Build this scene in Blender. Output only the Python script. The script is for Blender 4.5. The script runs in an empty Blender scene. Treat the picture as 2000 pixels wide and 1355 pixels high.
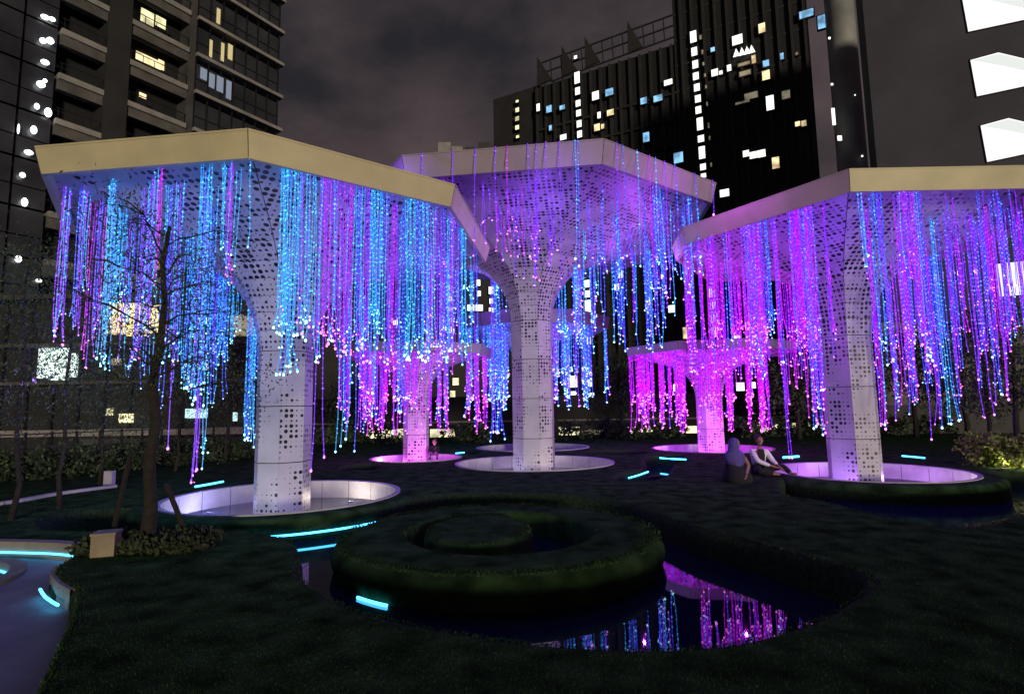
import bpy, bmesh, math, random
import numpy as np
from mathutils import Vector, Matrix
R = math.radians
rnd = random.Random(7)
scene = bpy.context.scene
COL = scene.collection

# ------------------------------------------------------------------ camera
FPX, CX, CY = 1100.0, 1000.0, 677.5
EYE = Vector((0, 0, 1.65))
PITCH = math.atan(119.5 / FPX); ROLL = -0.016
CAMROT = (Matrix.Rotation(R(90) + PITCH, 3, 'X') @ Matrix.Rotation(ROLL, 3, 'Z'))
cam_d = bpy.data.cameras.new('camera'); cam = bpy.data.objects.new('camera', cam_d); COL.objects.link(cam)
cam_d.sensor_width = 36; cam_d.lens = FPX / 2000 * 36; cam_d.clip_end = 6000; cam_d.clip_start = .05
cam.matrix_world = Matrix.Translation(EYE) @ CAMROT.to_4x4()
scene.camera = cam

# ------------------------------------------------------------------ world: night sky with city glow
w = bpy.data.worlds.new('World'); scene.world = w; w.use_nodes = True
nt = w.node_tree; nt.nodes.clear()
out = nt.nodes.new('ShaderNodeOutputWorld'); add = nt.nodes.new('ShaderNodeAddShader')
sky = nt.nodes.new('ShaderNodeTexSky'); sky.sky_type = 'NISHITA'; sky.sun_disc = False
sky.sun_elevation = R(-4); sky.sun_rotation = R(163)
b1 = nt.nodes.new('ShaderNodeBackground'); b1.inputs[1].default_value = 0.05
nt.links.new(sky.outputs[0], b1.inputs[0])
tc = nt.nodes.new('ShaderNodeTexCoord'); mp = nt.nodes.new('ShaderNodeMapping'); mp.inputs['Scale'].default_value = (1.0, 1.0, 2.0)
nz = nt.nodes.new('ShaderNodeTexNoise'); nz.inputs['Scale'].default_value = 3.2; nz.inputs['Detail'].default_value = 7; nz.inputs['Roughness'].default_value = .55
rp = nt.nodes.new('ShaderNodeValToRGB')
rp.color_ramp.elements[0].position = .34; rp.color_ramp.elements[0].color = (.020, .019, .023, 1)
rp.color_ramp.elements[1].position = .68; rp.color_ramp.elements[1].color = (.082, .060, .064, 1)
b2 = nt.nodes.new('ShaderNodeBackground'); b2.inputs[1].default_value = 1.0
nt.links.new(tc.outputs['Generated'], mp.inputs[0]); nt.links.new(mp.outputs[0], nz.inputs[0]); nt.links.new(nz.outputs[0], rp.inputs[0])
nt.links.new(rp.outputs[0], b2.inputs[0]); nt.links.new(b1.outputs[0], add.inputs[0]); nt.links.new(b2.outputs[0], add.inputs[1])
nt.links.new(add.outputs[0], out.inputs[0])

# low warm street glow from behind the camera
sd = bpy.data.lights.new('street_glow', 'SUN'); sd.energy = 1.75; sd.angle = R(6); sd.color = (1, .86, .66)
so = bpy.data.objects.new('street_glow', sd); COL.objects.link(so)
SUN_DIR = Vector((.34, -.94, math.tan(R(2.5)))).normalized()
so.rotation_euler = SUN_DIR.to_track_quat('Z', 'Y').to_euler()

vs = scene.view_settings; vs.view_transform = 'Standard'; vs.look = 'None'; vs.exposure = 0; vs.gamma = 1; vs.use_curve_mapping = False
cy = scene.cycles; cy.use_denoising = True; cy.sample_clamp_indirect = 1.2; cy.max_bounces = 5; cy.diffuse_bounces = 2
cy.glossy_bounces = 3; cy.transparent_max_bounces = 6; cy.caustics_reflective = False; cy.caustics_refractive = False
try: cy.use_light_tree = True
except Exception: pass

# ------------------------------------------------------------------ projection helpers (picture point -> place)
def ray(px, py):
    v = CAMROT @ Vector(((px - CX) / FPX, (CY - py) / FPX, -1)); return v
def at(px, py, z=0.0):
    v = ray(px, py); return EYE + v * ((z - EYE.z) / v.z)
def atd(px, py, Y):
    v = ray(px, py); return EYE + v * (Y / v.y)
def on_plane(px, py, P0, n):
    v = ray(px, py); return EYE + v * ((P0 - EYE).dot(n) / v.dot(n))

# ------------------------------------------------------------------ materials
MATS = {}
def mat(name, col, rough=.6, metal=0, emit=None, strength=1, noise=0, nscale=8, bump=0, bscale=40, spec=.5, sample=False):
    if name in MATS: return MATS[name]
    m = bpy.data.materials.new(name); m.use_nodes = True; nt = m.node_tree; p = nt.nodes['Principled BSDF']
    p.inputs['Base Color'].default_value = (*col, 1); p.inputs['Roughness'].default_value = rough; p.inputs['Metallic'].default_value = metal
    p.inputs['Specular IOR Level'].default_value = spec
    if emit is not None:
        p.inputs['Emission Color'].default_value = (*emit, 1); p.inputs['Emission Strength'].default_value = strength
        if not sample: m.cycles.emission_sampling = 'NONE'
    co = nt.nodes.new('ShaderNodeTexCoord')
    if noise:
        n = nt.nodes.new('ShaderNodeTexNoise'); n.inputs['Scale'].default_value = nscale; n.inputs['Detail'].default_value = 6
        r = nt.nodes.new('ShaderNodeValToRGB'); r.color_ramp.elements[0].position = .3; r.color_ramp.elements[1].position = .7
        r.color_ramp.elements[0].color = (*[c * (1 - noise) for c in col], 1); r.color_ramp.elements[1].color = (*[min(1, c * (1 + noise)) for c in col], 1)
        nt.links.new(co.outputs['Object'], n.inputs[0]); nt.links.new(n.outputs[0], r.inputs[0]); nt.links.new(r.outputs[0], p.inputs['Base Color'])
    if bump:
        n2 = nt.nodes.new('ShaderNodeTexNoise'); n2.inputs['Scale'].default_value = bscale; n2.inputs['Detail'].default_value = 8
        b = nt.nodes.new('ShaderNodeBump'); b.inputs['Strength'].default_value = bump;  b.inputs['Distance'].default_value = .03
        nt.links.new(co.outputs['Object'], n2.inputs[0]); nt.links.new(n2.outputs[0], b.inputs['Height']); nt.links.new(b.outputs[0], p.inputs['Normal'])
    MATS[name] = m; return m

def perforated(name, col, spacing=.1, seed=0.0, amount=.5):
    m = bpy.data.materials.new(name); m.use_nodes = True; nt = m.node_tree; p = nt.nodes['Principled BSDF']; L = nt.links.new
    p.inputs['Roughness'].default_value = .42
    uv = nt.nodes.new('ShaderNodeUVMap')
    mp = nt.nodes.new('ShaderNodeMapping'); mp.inputs['Scale'].default_value = (1 / spacing,) * 3; mp.inputs['Location'].default_value = (seed, seed * 1.7, 0)
    L(uv.outputs[0], mp.inputs[0])
    vo = nt.nodes.new('ShaderNodeTexVoronoi'); vo.voronoi_dimensions = '2D'; vo.inputs['Randomness'].default_value = 0; vo.inputs['Scale'].default_value = 1
    L(mp.outputs[0], vo.inputs['Vector'])
    sep = nt.nodes.new('ShaderNodeSeparateColor'); L(vo.outputs['Color'], sep.inputs[0])
    n = nt.nodes.new('ShaderNodeTexNoise'); n.noise_dimensions = '2D'; n.inputs['Scale'].default_value = .13; n.inputs['Detail'].default_value = 2
    L(vo.outputs['Position'], n.inputs['Vector'])
    mr = nt.nodes.new('ShaderNodeMapRange'); mr.inputs['From Min'].default_value = 1 - amount - .12; mr.inputs['From Max'].default_value = 1 - amount + .14
    mr.inputs['To Min'].default_value = .05; mr.inputs['To Max'].default_value = 1.0
    L(n.outputs[0], mr.inputs['Value'])
    gt = nt.nodes.new('ShaderNodeMapRange'); gt.inputs['From Min'].default_value = .25; gt.inputs['From Max'].default_value = .6; gt.inputs['To Min'].default_value = .08; gt.inputs['To Max'].default_value = .38
    L(sep.outputs[0], gt.inputs['Value'])
    mul = nt.nodes.new('ShaderNodeMath'); mul.operation = 'MULTIPLY'; L(mr.outputs[0], mul.inputs[0]); L(gt.outputs[0], mul.inputs[1])
    lt = nt.nodes.new('ShaderNodeMath'); lt.operation = 'LESS_THAN'; L(vo.outputs['Distance'], lt.inputs[0]); L(mul.outputs[0], lt.inputs[1])
    gn = nt.nodes.new('ShaderNodeTexNoise'); gn.inputs['Scale'].default_value = 1.3; gn.inputs['Detail'].default_value = 7
    tc = nt.nodes.new('ShaderNodeTexCoord'); L(tc.outputs['Object'], gn.inputs[0])
    gr = nt.nodes.new('ShaderNodeValToRGB'); gr.color_ramp.elements[0].position = .3; gr.color_ramp.elements[1].position = .65
    gr.color_ramp.elements[0].color = (*[c * .72 for c in col], 1); gr.color_ramp.elements[1].color = (*col, 1)
    L(gn.outputs[0], gr.inputs[0])
    mx = nt.nodes.new('ShaderNodeMix'); mx.data_type = 'RGBA'; L(lt.outputs[0], mx.inputs[0]); L(gr.outputs[0], mx.inputs[6]); mx.inputs[7].default_value = (.006, .006, .01, 1)
    L(mx.outputs[2], p.inputs['Base Color'])
    return m

WHITE = (.50, .49, .51)
M_perf = perforated('perforated white panel', WHITE, .1, 3.1, .53)
M_perf_c = perforated('perforated canopy panel', (.52, .51, .57), .125, 9.3, .62)
M_white = mat('white coated metal', WHITE, .4, noise=.12, nscale=2)
M_cream = mat('cream painted metal fascia', (.60, .525, .32), .5, noise=.13, nscale=1.5)
M_pale = mat('pale painted metal fascia', (.34, .29, .28), .5, noise=.10, nscale=1.5)
M_core = mat('dark backing and roof', (.012, .012, .015), .8)
M_basin = mat('white basin stone', (.46, .44, .47), .75, noise=.15, nscale=3)
M_lawn = mat('clipped grass', (.036, .076, .030), .95, noise=.6, nscale=3.1, bump=.9, bscale=70, spec=.0)
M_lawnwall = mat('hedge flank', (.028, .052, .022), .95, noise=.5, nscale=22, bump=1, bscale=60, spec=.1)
M_blade = mat('grass blades', (.036, .076, .030), .9, noise=.6, nscale=3.1, spec=.0)
M_soil = mat('wet soil', (.012, .011, .009), .95, bump=.5)
M_ground = mat('dark paving', (.03, .03, .032), .8, noise=.3, nscale=2)
M_path = mat('pale concrete path', (.26, .25, .26), .7, noise=.22, nscale=2.5, bump=.25, bscale=50)
M_tan = mat('sandstone cladding', (.27, .22, .15), .7, noise=.2, nscale=6, bump=.3)
M_black = mat('black metal', (.012, .012, .013), .5)
M_bark = mat('bark', (.022, .018, .014), .95, noise=.4, nscale=12, bump=1, bscale=30)
M_leaf = mat('dark leaves', (.035, .06, .022), .6, noise=.5, nscale=1.5)
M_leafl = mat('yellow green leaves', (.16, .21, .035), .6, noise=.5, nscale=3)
M_led = mat('cyan led strip', (.1, .5, .6), .4, emit=(.07, .50, 1), strength=4.5, sample=True)
M_skin = mat('skin', (.28, .14, .09), .55)
M_hair = mat('black hair', (.01, .008, .008), .5)
M_shirt = mat('white shirt', (.8, .78, .8), .8, noise=.08, nscale=20)
M_darkcloth = mat('black cloth', (.014, .013, .016), .9)
M_scarf = mat('indigo scarf cloth', (.09, .06, .30), .8, noise=.2, nscale=12)
M_tancloth = mat('tan cloth', (.30, .18, .13), .85)

def emi(name, col, s):
    return mat(name, tuple(c * .4 for c in col), .4, emit=col, strength=s)
PAL = {'cyan': (.02, .34, 1.0), 'blue': (.04, .07, 1.0), 'violet': (.20, .02, 1.0), 'magenta': (.62, .0, 1.0)}
M_cord = {k: emi(k + ' cord', c, {'cyan': .80, 'blue': .90, 'violet': .90, 'magenta': .70}[k]) for k, c in PAL.items()}
M_bead = {'cyan': emi('cyan bead', (.08, .58, 1), 2.0), 'blue': emi('blue bead', (.10, .26, 1), 2.2),
          'violet': emi('violet bead', (.30, .08, 1), 1.8), 'magenta': emi('magenta bead', (.66, .05, .95), 1.6)}
M_bulb = {'cyan': emi('cyan bulb', (.35, .9, 1), 3.2), 'blue': emi('blue bulb', (.35, .55, 1), 3.2),
          'violet': emi('violet bulb', (.9, .30, 1), 2.2), 'magenta': emi('magenta bulb', (1, .22, .72), 2.4)}
def varied(m, sc=.9):
    nt = m.node_tree; p = nt.nodes['Principled BSDF']; st = p.inputs['Emission Strength'].default_value
    tc = nt.nodes.new('ShaderNodeTexCoord'); n = nt.nodes.new('ShaderNodeTexNoise'); n.inputs['Scale'].default_value = sc; n.inputs['Detail'].default_value = 3
    mr = nt.nodes.new('ShaderNodeMapRange'); mr.inputs['From Min'].default_value = .38; mr.inputs['From Max'].default_value = .6; mr.inputs['To Min'].default_value = st * .35; mr.inputs['To Max'].default_value = st * 1.1
    nt.links.new(tc.outputs['Object'], n.inputs[0]); nt.links.new(n.outputs[0], mr.inputs[0]); nt.links.new(mr.outputs[0], p.inputs['Emission Strength']); return m
W_white = emi('lit window white', (.93, 1, .88), 1.6)
W_warm = emi('lit window warm', (1, .78, .42), 1.3)
W_blue = emi('lit window blue', (.28, .62, 1), 1.1)
W_dim = emi('lit window dim', (.9, .8, .55), .22)
W_shop = emi('lit shop window', (1, .95, .55), 1.3)
for q_ in (W_warm, W_blue, W_dim, W_shop): varied(q_)
M_glass = mat('dark window glass', (.012, .014, .018), .12, spec=.8)

def water_mat():
    m = bpy.data.materials.new('dark water'); m.use_nodes = True; nt = m.node_tree; p = nt.nodes['Principled BSDF']
    p.inputs['Base Color'].default_value = (.006, .012, .045, 1); p.inputs['Roughness'].default_value = .02; p.inputs['IOR'].default_value = 1.9
    p.inputs['Specular IOR Level'].default_value = .6
    tc = nt.nodes.new('ShaderNodeTexCoord'); n = nt.nodes.new('ShaderNodeTexNoise'); n.inputs['Scale'].default_value = 3; n.inputs['Detail'].default_value = 3
    b = nt.nodes.new('ShaderNodeBump'); b.inputs['Strength'].default_value = .03; b.inputs['Distance'].default_value = .01
    nt.links.new(tc.outputs['Object'], n.inputs[0]); nt.links.new(n.outputs[0], b.inputs['Height']); nt.links.new(b.outputs[0], p.inputs['Normal'])
    return m
M_water = water_mat()

# ------------------------------------------------------------------ mesh helpers
class MB:
    def __init__(s): s.v = []; s.f = []; s.m = []; s.uv = []
    def quad(s, a, b, c, d, m=0, uv=None):
        i = len(s.v); s.v += [tuple(a), tuple(b), tuple(c), tuple(d)]; s.f.append((i, i + 1, i + 2, i + 3)); s.m.append(m); s.uv.append(uv)
    def poly(s, pts, m=0, uv=None):
        i = len(s.v); s.v += [tuple(p) for p in pts]; s.f.append(tuple(range(i, i + len(pts)))); s.m.append(m); s.uv.append(uv)
    def box(s, x0, x1, y0, y1, z0, z1, M=None, m=0):
        P = [Vector((x, y, z)) for z in (z0, z1) for y in (y0, y1) for x in (x0, x1)]
        if M is not None: P = [M @ p for p in P]
        i = len(s.v); s.v += [tuple(p) for p in P]
        for f in ((0, 2, 3, 1), (4, 5, 7, 6), (0, 1, 5, 4), (2, 6, 7, 3), (0, 4, 6, 2), (1, 3, 7, 5)):
            s.f.append(tuple(i + k for k in f)); s.m.append(m); s.uv.append(None)
    def tube(s, pts, r, n=6, m=0, cap=True):
        pts = [Vector(p) for p in pts]; rs = r if isinstance(r, (list, tuple)) else [r] * len(pts); base = len(s.v)
        for k, p in enumerate(pts):
            d = (pts[min(k + 1, len(pts) - 1)] - pts[max(k - 1, 0)]).normalized()
            a = d.orthogonal().normalized() if abs(d.z) < .9 else Vector((1, 0, 0)) - d * d.x
            a.normalize(); b = d.cross(a)
            for j in range(n):
                t = 2 * math.pi * j / n; s.v.append(tuple(p + (a * math.cos(t) + b * math.sin(t)) * rs[k]))
        for k in range(len(pts) - 1):
            for j in range(n):
                s.f.append((base + k * n + j, base + k * n + (j + 1) % n, base + (k + 1) * n + (j + 1) % n, base + (k + 1) * n + j)); s.m.append(m); s.uv.append(None)
        if cap:
            s.f.append(tuple(base + j for j in reversed(range(n)))); s.m.append(m); s.uv.append(None)
            e = base + (len(pts) - 1) * n; s.f.append(tuple(e + j for j in range(n))); s.m.append(m); s.uv.append(None)
    def octa(s, p, r, m=0):
        i = len(s.v); x, y, z = p
        s.v += [(x + r, y, z), (x, y + r, z), (x - r, y, z), (x, y - r, z), (x, y, z + r), (x, y, z - r)]
        for a, b in ((0, 1), (1, 2), (2, 3), (3, 0)):
            s.f.append((i + a, i + b, i + 4)); s.f.append((i + b, i + a, i + 5)); s.m += [m, m]; s.uv += [None, None]
    def build(s, name, mats, parent=None, smooth=False, origin=None):
        me = bpy.data.meshes.new(name)
        vv = s.v if origin is None else [(a - origin[0], b - origin[1], c - origin[2]) for a, b, c in s.v]
        me.from_pydata(vv, [], s.f)
        mats = mats if isinstance(mats, (list, tuple)) else [mats]
        for m in mats: me.materials.append(m)
        me.polygons.foreach_set('material_index', s.m)
        if any(u is not None for u in s.uv):
            ul = me.uv_layers.new(name='UVMap').data
            for p, u in zip(me.polygons, s.uv):
                if u:
                    for li, c in zip(p.loop_indices, u): ul[li].uv = c
        if smooth: me.polygons.foreach_set('use_smooth', [True] * len(me.polygons))
        me.update()
        o = bpy.data.objects.new(name, me); COL.objects.link(o)
        if origin is not None: o.location = origin
        if parent is not None: o.parent = parent
        return o
def tag(o, label=None, cat=None, group=None, kind=None):
    if label: o['label'] = label
    if cat: o['category'] = cat
    if group: o['group'] = group
    if kind: o['kind'] = kind
    return o
def empty(name, label, cat, loc=(0, 0, 0), group=None):
    o = bpy.data.objects.new(name, None); COL.objects.link(o); o.location = loc; o.empty_display_size = .2
    return tag(o, label, cat, group)
def child(mb, name, mats, root, smooth=False):
    """mesh built in world coordinates, hung under a root that stands at root.location"""
    return mb.build(name, mats, root, smooth, origin=None) if root.location.length == 0 else _shift(mb, name, mats, root, smooth)
def _shift(mb, name, mats, root, smooth):
    L = root.location; mb.v = [(a - L.x, b - L.y, c - L.z) for a, b, c in mb.v]
    return mb.build(name, mats, root, smooth)
def plight(name, loc, energy, col, parent=None, rad=.05):
    l = bpy.data.lights.new(name, 'POINT'); l.energy = energy; l.color = col; l.shadow_soft_size = rad
    o = bpy.data.objects.new(name, l); COL.objects.link(o)
    if parent: o.parent = parent; o.location = Vector(loc) - parent.location
    else: o.location = loc
    return o

def catmull(pts, step=.16, closed=True):
    P = [Vector(p) for p in pts]; n = len(P); out = []
    for i in range(n if closed else n - 1):
        if closed: p0, p1, p2, p3 = P[i - 1], P[i], P[(i + 1) % n], P[(i + 2) % n]
        else: p0, p1, p2, p3 = P[max(i - 1, 0)], P[i], P[i + 1], P[min(i + 2, n - 1)]
        k = max(1, min(16, int((p2 - p1).length / step)))
        for j in range(k):
            t = j / k
            out.append(.5 * ((2 * p1) + (p2 - p0) * t + (2 * p0 - 5 * p1 + 4 * p2 - p3) * t * t + (3 * p1 - p0 - 3 * p2 + p3) * t ** 3))
    if not closed: out.append(P[-1])
    return out
def area2(P): return sum(P[i].x * P[(i + 1) % len(P)].y - P[(i + 1) % len(P)].x * P[i].y for i in range(len(P)))
def offset(P, d):
    """offset a closed ccw outline outwards by d (negative: inwards)"""
    n = len(P); o = []
    for i in range(n):
        t = (P[(i + 1) % n] - P[i - 1]); t.z = 0; t.normalize(); o.append(P[i] + Vector((t.y, -t.x, 0)) * d)
    return o
def strip_rows(mb, rows, m=0, flip=False):
    n = len(rows[0]); b = len(mb.v)
    for r in rows: mb.v += [tuple(p) for p in r]
    for k in range(len(rows) - 1):
        for j in range(n):
            q = (b + k * n + j, b + k * n + (j + 1) % n, b + (k + 1) * n + (j + 1) % n, b + (k + 1) * n + j)
            mb.f.append(q[::-1] if flip else q); mb.m.append(m); mb.uv.append(None)
def fill(mb, loops, z, m=0):
    bm = bmesh.new(); es = []
    for L in loops:
        vs = [bm.verts.new((p.x, p.y, z)) for p in L]
        es += [bm.edges.new((vs[i], vs[(i + 1) % len(vs)])) for i in range(len(vs))]
    bmesh.ops.triangle_fill(bm, use_beauty=True, use_dissolve=False, edges=es, normal=(0, 0, 1))
    bm.verts.index_update(); b = len(mb.v); mb.v += [tuple(v.co) for v in bm.verts]
    for f in bm.faces:
        idx = [b + v.index for v in f.verts]
        if f.normal.z < 0: idx.reverse()
        mb.f.append(tuple(idx)); mb.m.append(m); mb.uv.append(None)
    bm.free()
def circle(c, r, n=72, ry=None, z=0): return [Vector((c[0] + r * math.cos(2 * math.pi * i / n), c[1] + (ry or r) * math.sin(2 * math.pi * i / n), z)) for i in range(n)]
def arc(c, r, a0, a1, n=26): return [Vector((c[0] + r * math.cos(R(a0 + (a1 - a0) * i / n)), c[1] + r * math.sin(R(a0 + (a1 - a0) * i / n)), 0)) for i in range(n + 1)]
PROF = [(.12, 0.0), (.07, -.012), (.03, -.04), (.006, -.085), (0, -.14), (0, -.56)]

# ------------------------------------------------------------------ the places of the rings
CA = Vector((-4.64, 11.5, 0)); CB = Vector((.62, 17.3, 0)); CC = Vector((8.22, 13.8, 0))
GA = Vector((-4.52, 11.4, 0)); GR = Vector((8.45, 13.8, 0))   # centres of the left and right basins, a little off their trunks
CD = Vector((-3.35, 19.6, 0)); CE = Vector((7.55, 21.8, 0)); CF = Vector((.8, 24.0, 0))
RA, RB, RC, RD, RE, RF = 2.15, 2.32, 2.12, 1.5, 2.15, 2.3

pool1 = [at(x, y) for x, y in [(90, 1032), (180, 1035), (260, 1033), (400, 1030), (500, 1036), (560, 1048), (585, 1066), (592, 1095), (602, 1130), (690, 1180), (830, 1216), (1000, 1244), (1150, 1256), (1290, 1259),
         (1450, 1244), (1600, 1196), (1694, 1138), (1684, 1120), (1560, 1083), (1450, 1052), (1350, 1026), (1285, 1003), (1220, 982), (1130, 968), (1000, 962), (880, 963), (805, 974)]]
pool1 += arc(GA, 2.42, -22, 212) + [at(x, y) for x, y in [(160, 996), (92, 1012), (75, 1023)]]
pool2 = [at(x, y) for x, y in [(1535, 962), (1600, 975), (1690, 997), (1800, 1019), (1880, 1027), (1960, 1012), (2060, 985), (2200, 965), (2300, 952), (2320, 935), (2150, 924), (2020, 920)]]
pool2 += arc(GR, 2.42, -10, 198)
pathh = [at(x, y) for x, y in [(-700, 1042), (-250, 1046), (0, 1052), (120, 1055), (176, 1060), (184, 1068), (150, 1080), (115, 1095), (98, 1115), (112, 1135), (138, 1150), (130, 1200), (98, 1270), (60, 1350), (10, 1500), (-60, 1640), (-900, 1640), (-1200, 1200)]]
pool3 = [at(x, y) for x, y in [(1205, 934), (1262, 938), (1300, 925), (1316, 906), (1350, 898), (1340, 889), (1290, 888), (1262, 893), (1262, 912), (1222, 922)]]
pool4 = [at(x, y) for x, y in [(1150, 884), (1200, 887), (1262, 885), (1255, 879), (1200, 878), (1155, 878)]]
pool5 = [at(x, y) for x, y in [(668, 914), (705, 917), (742, 912), (730, 905), (690, 906)]]
pool6 = [at(x, y) for x, y in [(880, 884), (905, 887), (935, 883), (925, 879), (895, 879)]]
holes = []
for h in (pool1, pool2, pathh, pool3, pool4, pool5, pool6):
    h = catmull(h)
    for p in h: p.z = 0
    if area2(h) < 0: h.reverse()
    holes.append(h)
rings = [circle(c, r + .02) for c, r in ((CB, RB), (CD, RD), (CE, RE), (CF, RF))]

# ------------------------------------------------------------------ ground, water, lawn
g = MB(); g.quad((-3000, -3000, -.7), (3000, -3000, -.7), (3000, 3000, -.7), (-3000, 3000, -.7))
tag(g.build('ground', M_ground), kind='structure')
g = MB(); g.quad((-11, 3, -.36), (24, 3, -.36), (24, 32, -.36), (-11, 32, -.36))
tag(g.build('water', M_water), kind='structure')
lm = MB()
outer = [Vector((-40, -6, 0)), Vector((40, -6, 0)), Vector((40, 34, 0)), Vector((-40, 34, 0))]
loops = [outer] + [offset(h, .12) for h in holes] + rings
fill(lm, loops, 0, 0)
for h in holes:
    rows = []
    for d, z in PROF: rows.append([Vector((p.x, p.y, z)) for p in offset(h, d)])
    strip_rows(lm, rows, 1)
lawn = lm.build('lawn', [M_lawn, M_lawnwall]); tag(lawn, kind='structure')
lawn.data.polygons.foreach_set('use_smooth', [True] * len(lawn.data.polygons))
# path sheet, with its low sandstone retaining wall along the far side
pc = Vector((-6.80, 6.35, 0))
pb = MB(); fill(pb, [offset(holes[2], .02), circle(pc, 1.1, 64)], -.2); tag(pb.build('path', M_path), kind='structure')
def wall_band(pts, z0, z1, th=.05):
    mb = MB(); n = len(pts)
    for i in range(n - 1):
        a, b = pts[i], pts[i + 1]; t = (b - a).normalized(); nn = Vector((t.y, -t.x, 0)) * th
        A0, B0, A1, B1 = a, b, a + nn, b + nn
        def P(p, z): return Vector((p.x, p.y, z))
        mb.quad(P(A1, z0), P(B1, z0), P(B1, z1), P(A1, z1)); mb.quad(P(A0, z1), P(A1, z1), P(B1, z1), P(B0, z1)); mb.quad(P(B0, z0), P(A0, z0), P(A0, z1), P(B0, z1))
    return mb
def led(pts, label, z=None, r=.014, energy=0):
    mb = MB(); mb.tube(pts, r, 6); o = mb.build('led_strip', M_led); tag(o, label, 'light strip', 'cyan light strips along the water and the path')
    return o
kp = catmull([at(x, y) for x, y in [(-700, 1043), (-250, 1047), (0, 1053), (120, 1056), (172, 1061)]], closed=False)
tag(wall_band([p + Vector((0, -.005, 0)) for p in kp], -.2, .012, .14).build('retaining_wall', M_tan), 'low tan stone wall between the far lawn and the pale path at left', 'wall')
led([p + Vector((0, -.17, -.12)) for p in kp], 'long cyan light strip along the low tan wall above the pale path', energy=.5)
kn = catmull([at(x, y) for x, y in [(104, 1104), (98, 1115), (112, 1135), (137, 1149)]], closed=False)
kn = list(kn)
wb = wall_band(kn, -.2, -.01, -.04); tag(wb.build('kerb_wall', M_tan), 'short tan stone kerb wall under the rounded lawn corner by the path', 'wall')
c0 = kn[len(kn) // 2]
led([p + Vector((-.06, -.06, -.13)) for p in kn[len(kn) // 3:]], 'short curved cyan light strip under the rounded lawn corner beside the path', energy=.15)
# round sunken pond in the path at the far left, with a tan rim and a light strip on its inner wall
pl = empty('round_pond', 'round sunken pond with a tan stone rim in the pale path at the left edge', 'pond', (pc.x, pc.y, -.2))
mb = MB(); strip_rows(mb, [[Vector((p.x, p.y, z)) for p in circle(pc, q, 64)] for q, z in ((1.14, -.2), (1.14, -.15), (.98, -.15), (.98, -.5))])
child(mb, 'stone_rim', M_tan, pl)
led([Vector((pc.x + .965 * math.cos(R(a)), pc.y + .965 * math.sin(R(a)), -.25)) for a in range(-25, 150, 5)], 'cyan light strip curling round the inner wall of the round pond at the left edge', energy=.15)

# ------------------------------------------------------------------ clipped hedges (round terraces)
def hedge_annulus(c, ro, ri, label, z=.006):
    mb = MB(); o = circle(c, ro, 96)
    rows = [[Vector((p.x, p.y, zz + z)) for p in offset(o, -d)] for d, zz in reversed(PROF)]
    strip_rows(mb, rows[:2], 1); strip_rows(mb, rows[1:], 0)
    strip_rows(mb, [rows[-1], [Vector((p.x, p.y, z)) for p in circle(c, ri, 96)]], 0)
    ob = mb.build('clipped_hedge', [M_lawn, M_lawnwall], smooth=True); return tag(ob, label, 'hedge', 'low round hedges')
hedge_annulus(GA, 2.62, RA + .05, 'low round hedge ring around the basin of the left light tree')
hedge_annulus(GR, 2.62, RC + .05, 'low round hedge ring around the basin of the right light tree')
ISL = Vector((-.22, 7.95, 0))
GC = Vector((-.20, 7.95, 0))
isl = empty('spiral_hedge', 'large round spiral hedge island standing in the dark pool', 'hedge', (ISL.x, ISL.y, -.5))
mb = MB(); o = circle(ISL, 2.2, 120)
big = [(.34, 0.0), (.22, -.012), (.12, -.04), (.05, -.085), (.01, -.14), (0, -.20), (.04, -.34), (.12, -.56)]
strip_rows(mb, [[Vector((p.x, p.y, zz + .005)) for p in offset(o, -d)] for d, zz in reversed(big)])
gin = [Vector((GC.x + 1.24 * math.cos(t), GC.y + 1.28 * math.sin(t), 0)) for t in [2 * math.pi * i / 96 for i in range(96)]]
fill(mb, [offset(o, -.34), offset(gin, .1)], .005)
strip_rows(mb, [[Vector((p.x, p.y, zz + .005)) for p in offset(gin, d)] for d, zz in [(.1, 0), (.05, -.012), (.015, -.04), (0, -.09), (0, -.5)]])
child(mb, 'outer_ring', M_lawn, isl, True)
mb = MB(); inn = [Vector((-.50 + .76 * math.cos(t), 8.10 + 1.04 * math.sin(t), 0)) for t in [2 * math.pi * i / 80 for i in range(80)]]
strip_rows(mb, [[Vector((p.x, p.y, zz + .002)) for p in offset(inn, -d)] for d, zz in [(0, -.5), (0, -.1), (.02, -.05), (.07, -.015), (.14, 0)]]); fill(mb, [offset(inn, -.14)], .002)
child(mb, 'inner_mound', M_lawn, isl, True)
mb = MB(); fill(mb, [offset(gin, -.005)], -.42); child(mb, 'soil', M_soil, isl)

# short blades over the near lawn and the island: nobody could count them
def inside(poly, X, Y):
    res = np.zeros(len(X), bool); n = len(poly)
    for i in range(n):
        x1, y1 = poly[i].x, poly[i].y; x2, y2 = poly[(i + 1) % n].x, poly[(i + 1) % n].y
        if y1 == y2: continue
        c = ((y1 > Y) != (y2 > Y)) & (X < (x2 - x1) * (Y - y1) / (y2 - y1) + x1); res ^= c
    return res
rg = np.random.RandomState(5)
N = 230000
Yb = 2.7 + 10 * rg.rand(N) ** 1.5; Xb = (rg.rand(N) * 2 - 1) * (Yb * .98 + .3)
ok = np.ones(N, bool)
for h in holes[:3]: ok &= ~inside(offset(h, .03), Xb, Yb)
isl_ok = inside(offset(o, -.04), Xb, Yb) & ~inside(offset(gin, .03), Xb, Yb); isl_ok |= inside(offset(inn, -.03), Xb, Yb)
ok |= isl_ok
Xb, Yb = Xb[ok], Yb[ok]; n = len(Xb)
ang = rg.rand(n) * 2 * np.pi; wd = .004 + .004 * rg.rand(n); ht = .003 + .010 * rg.rand(n)
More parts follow.
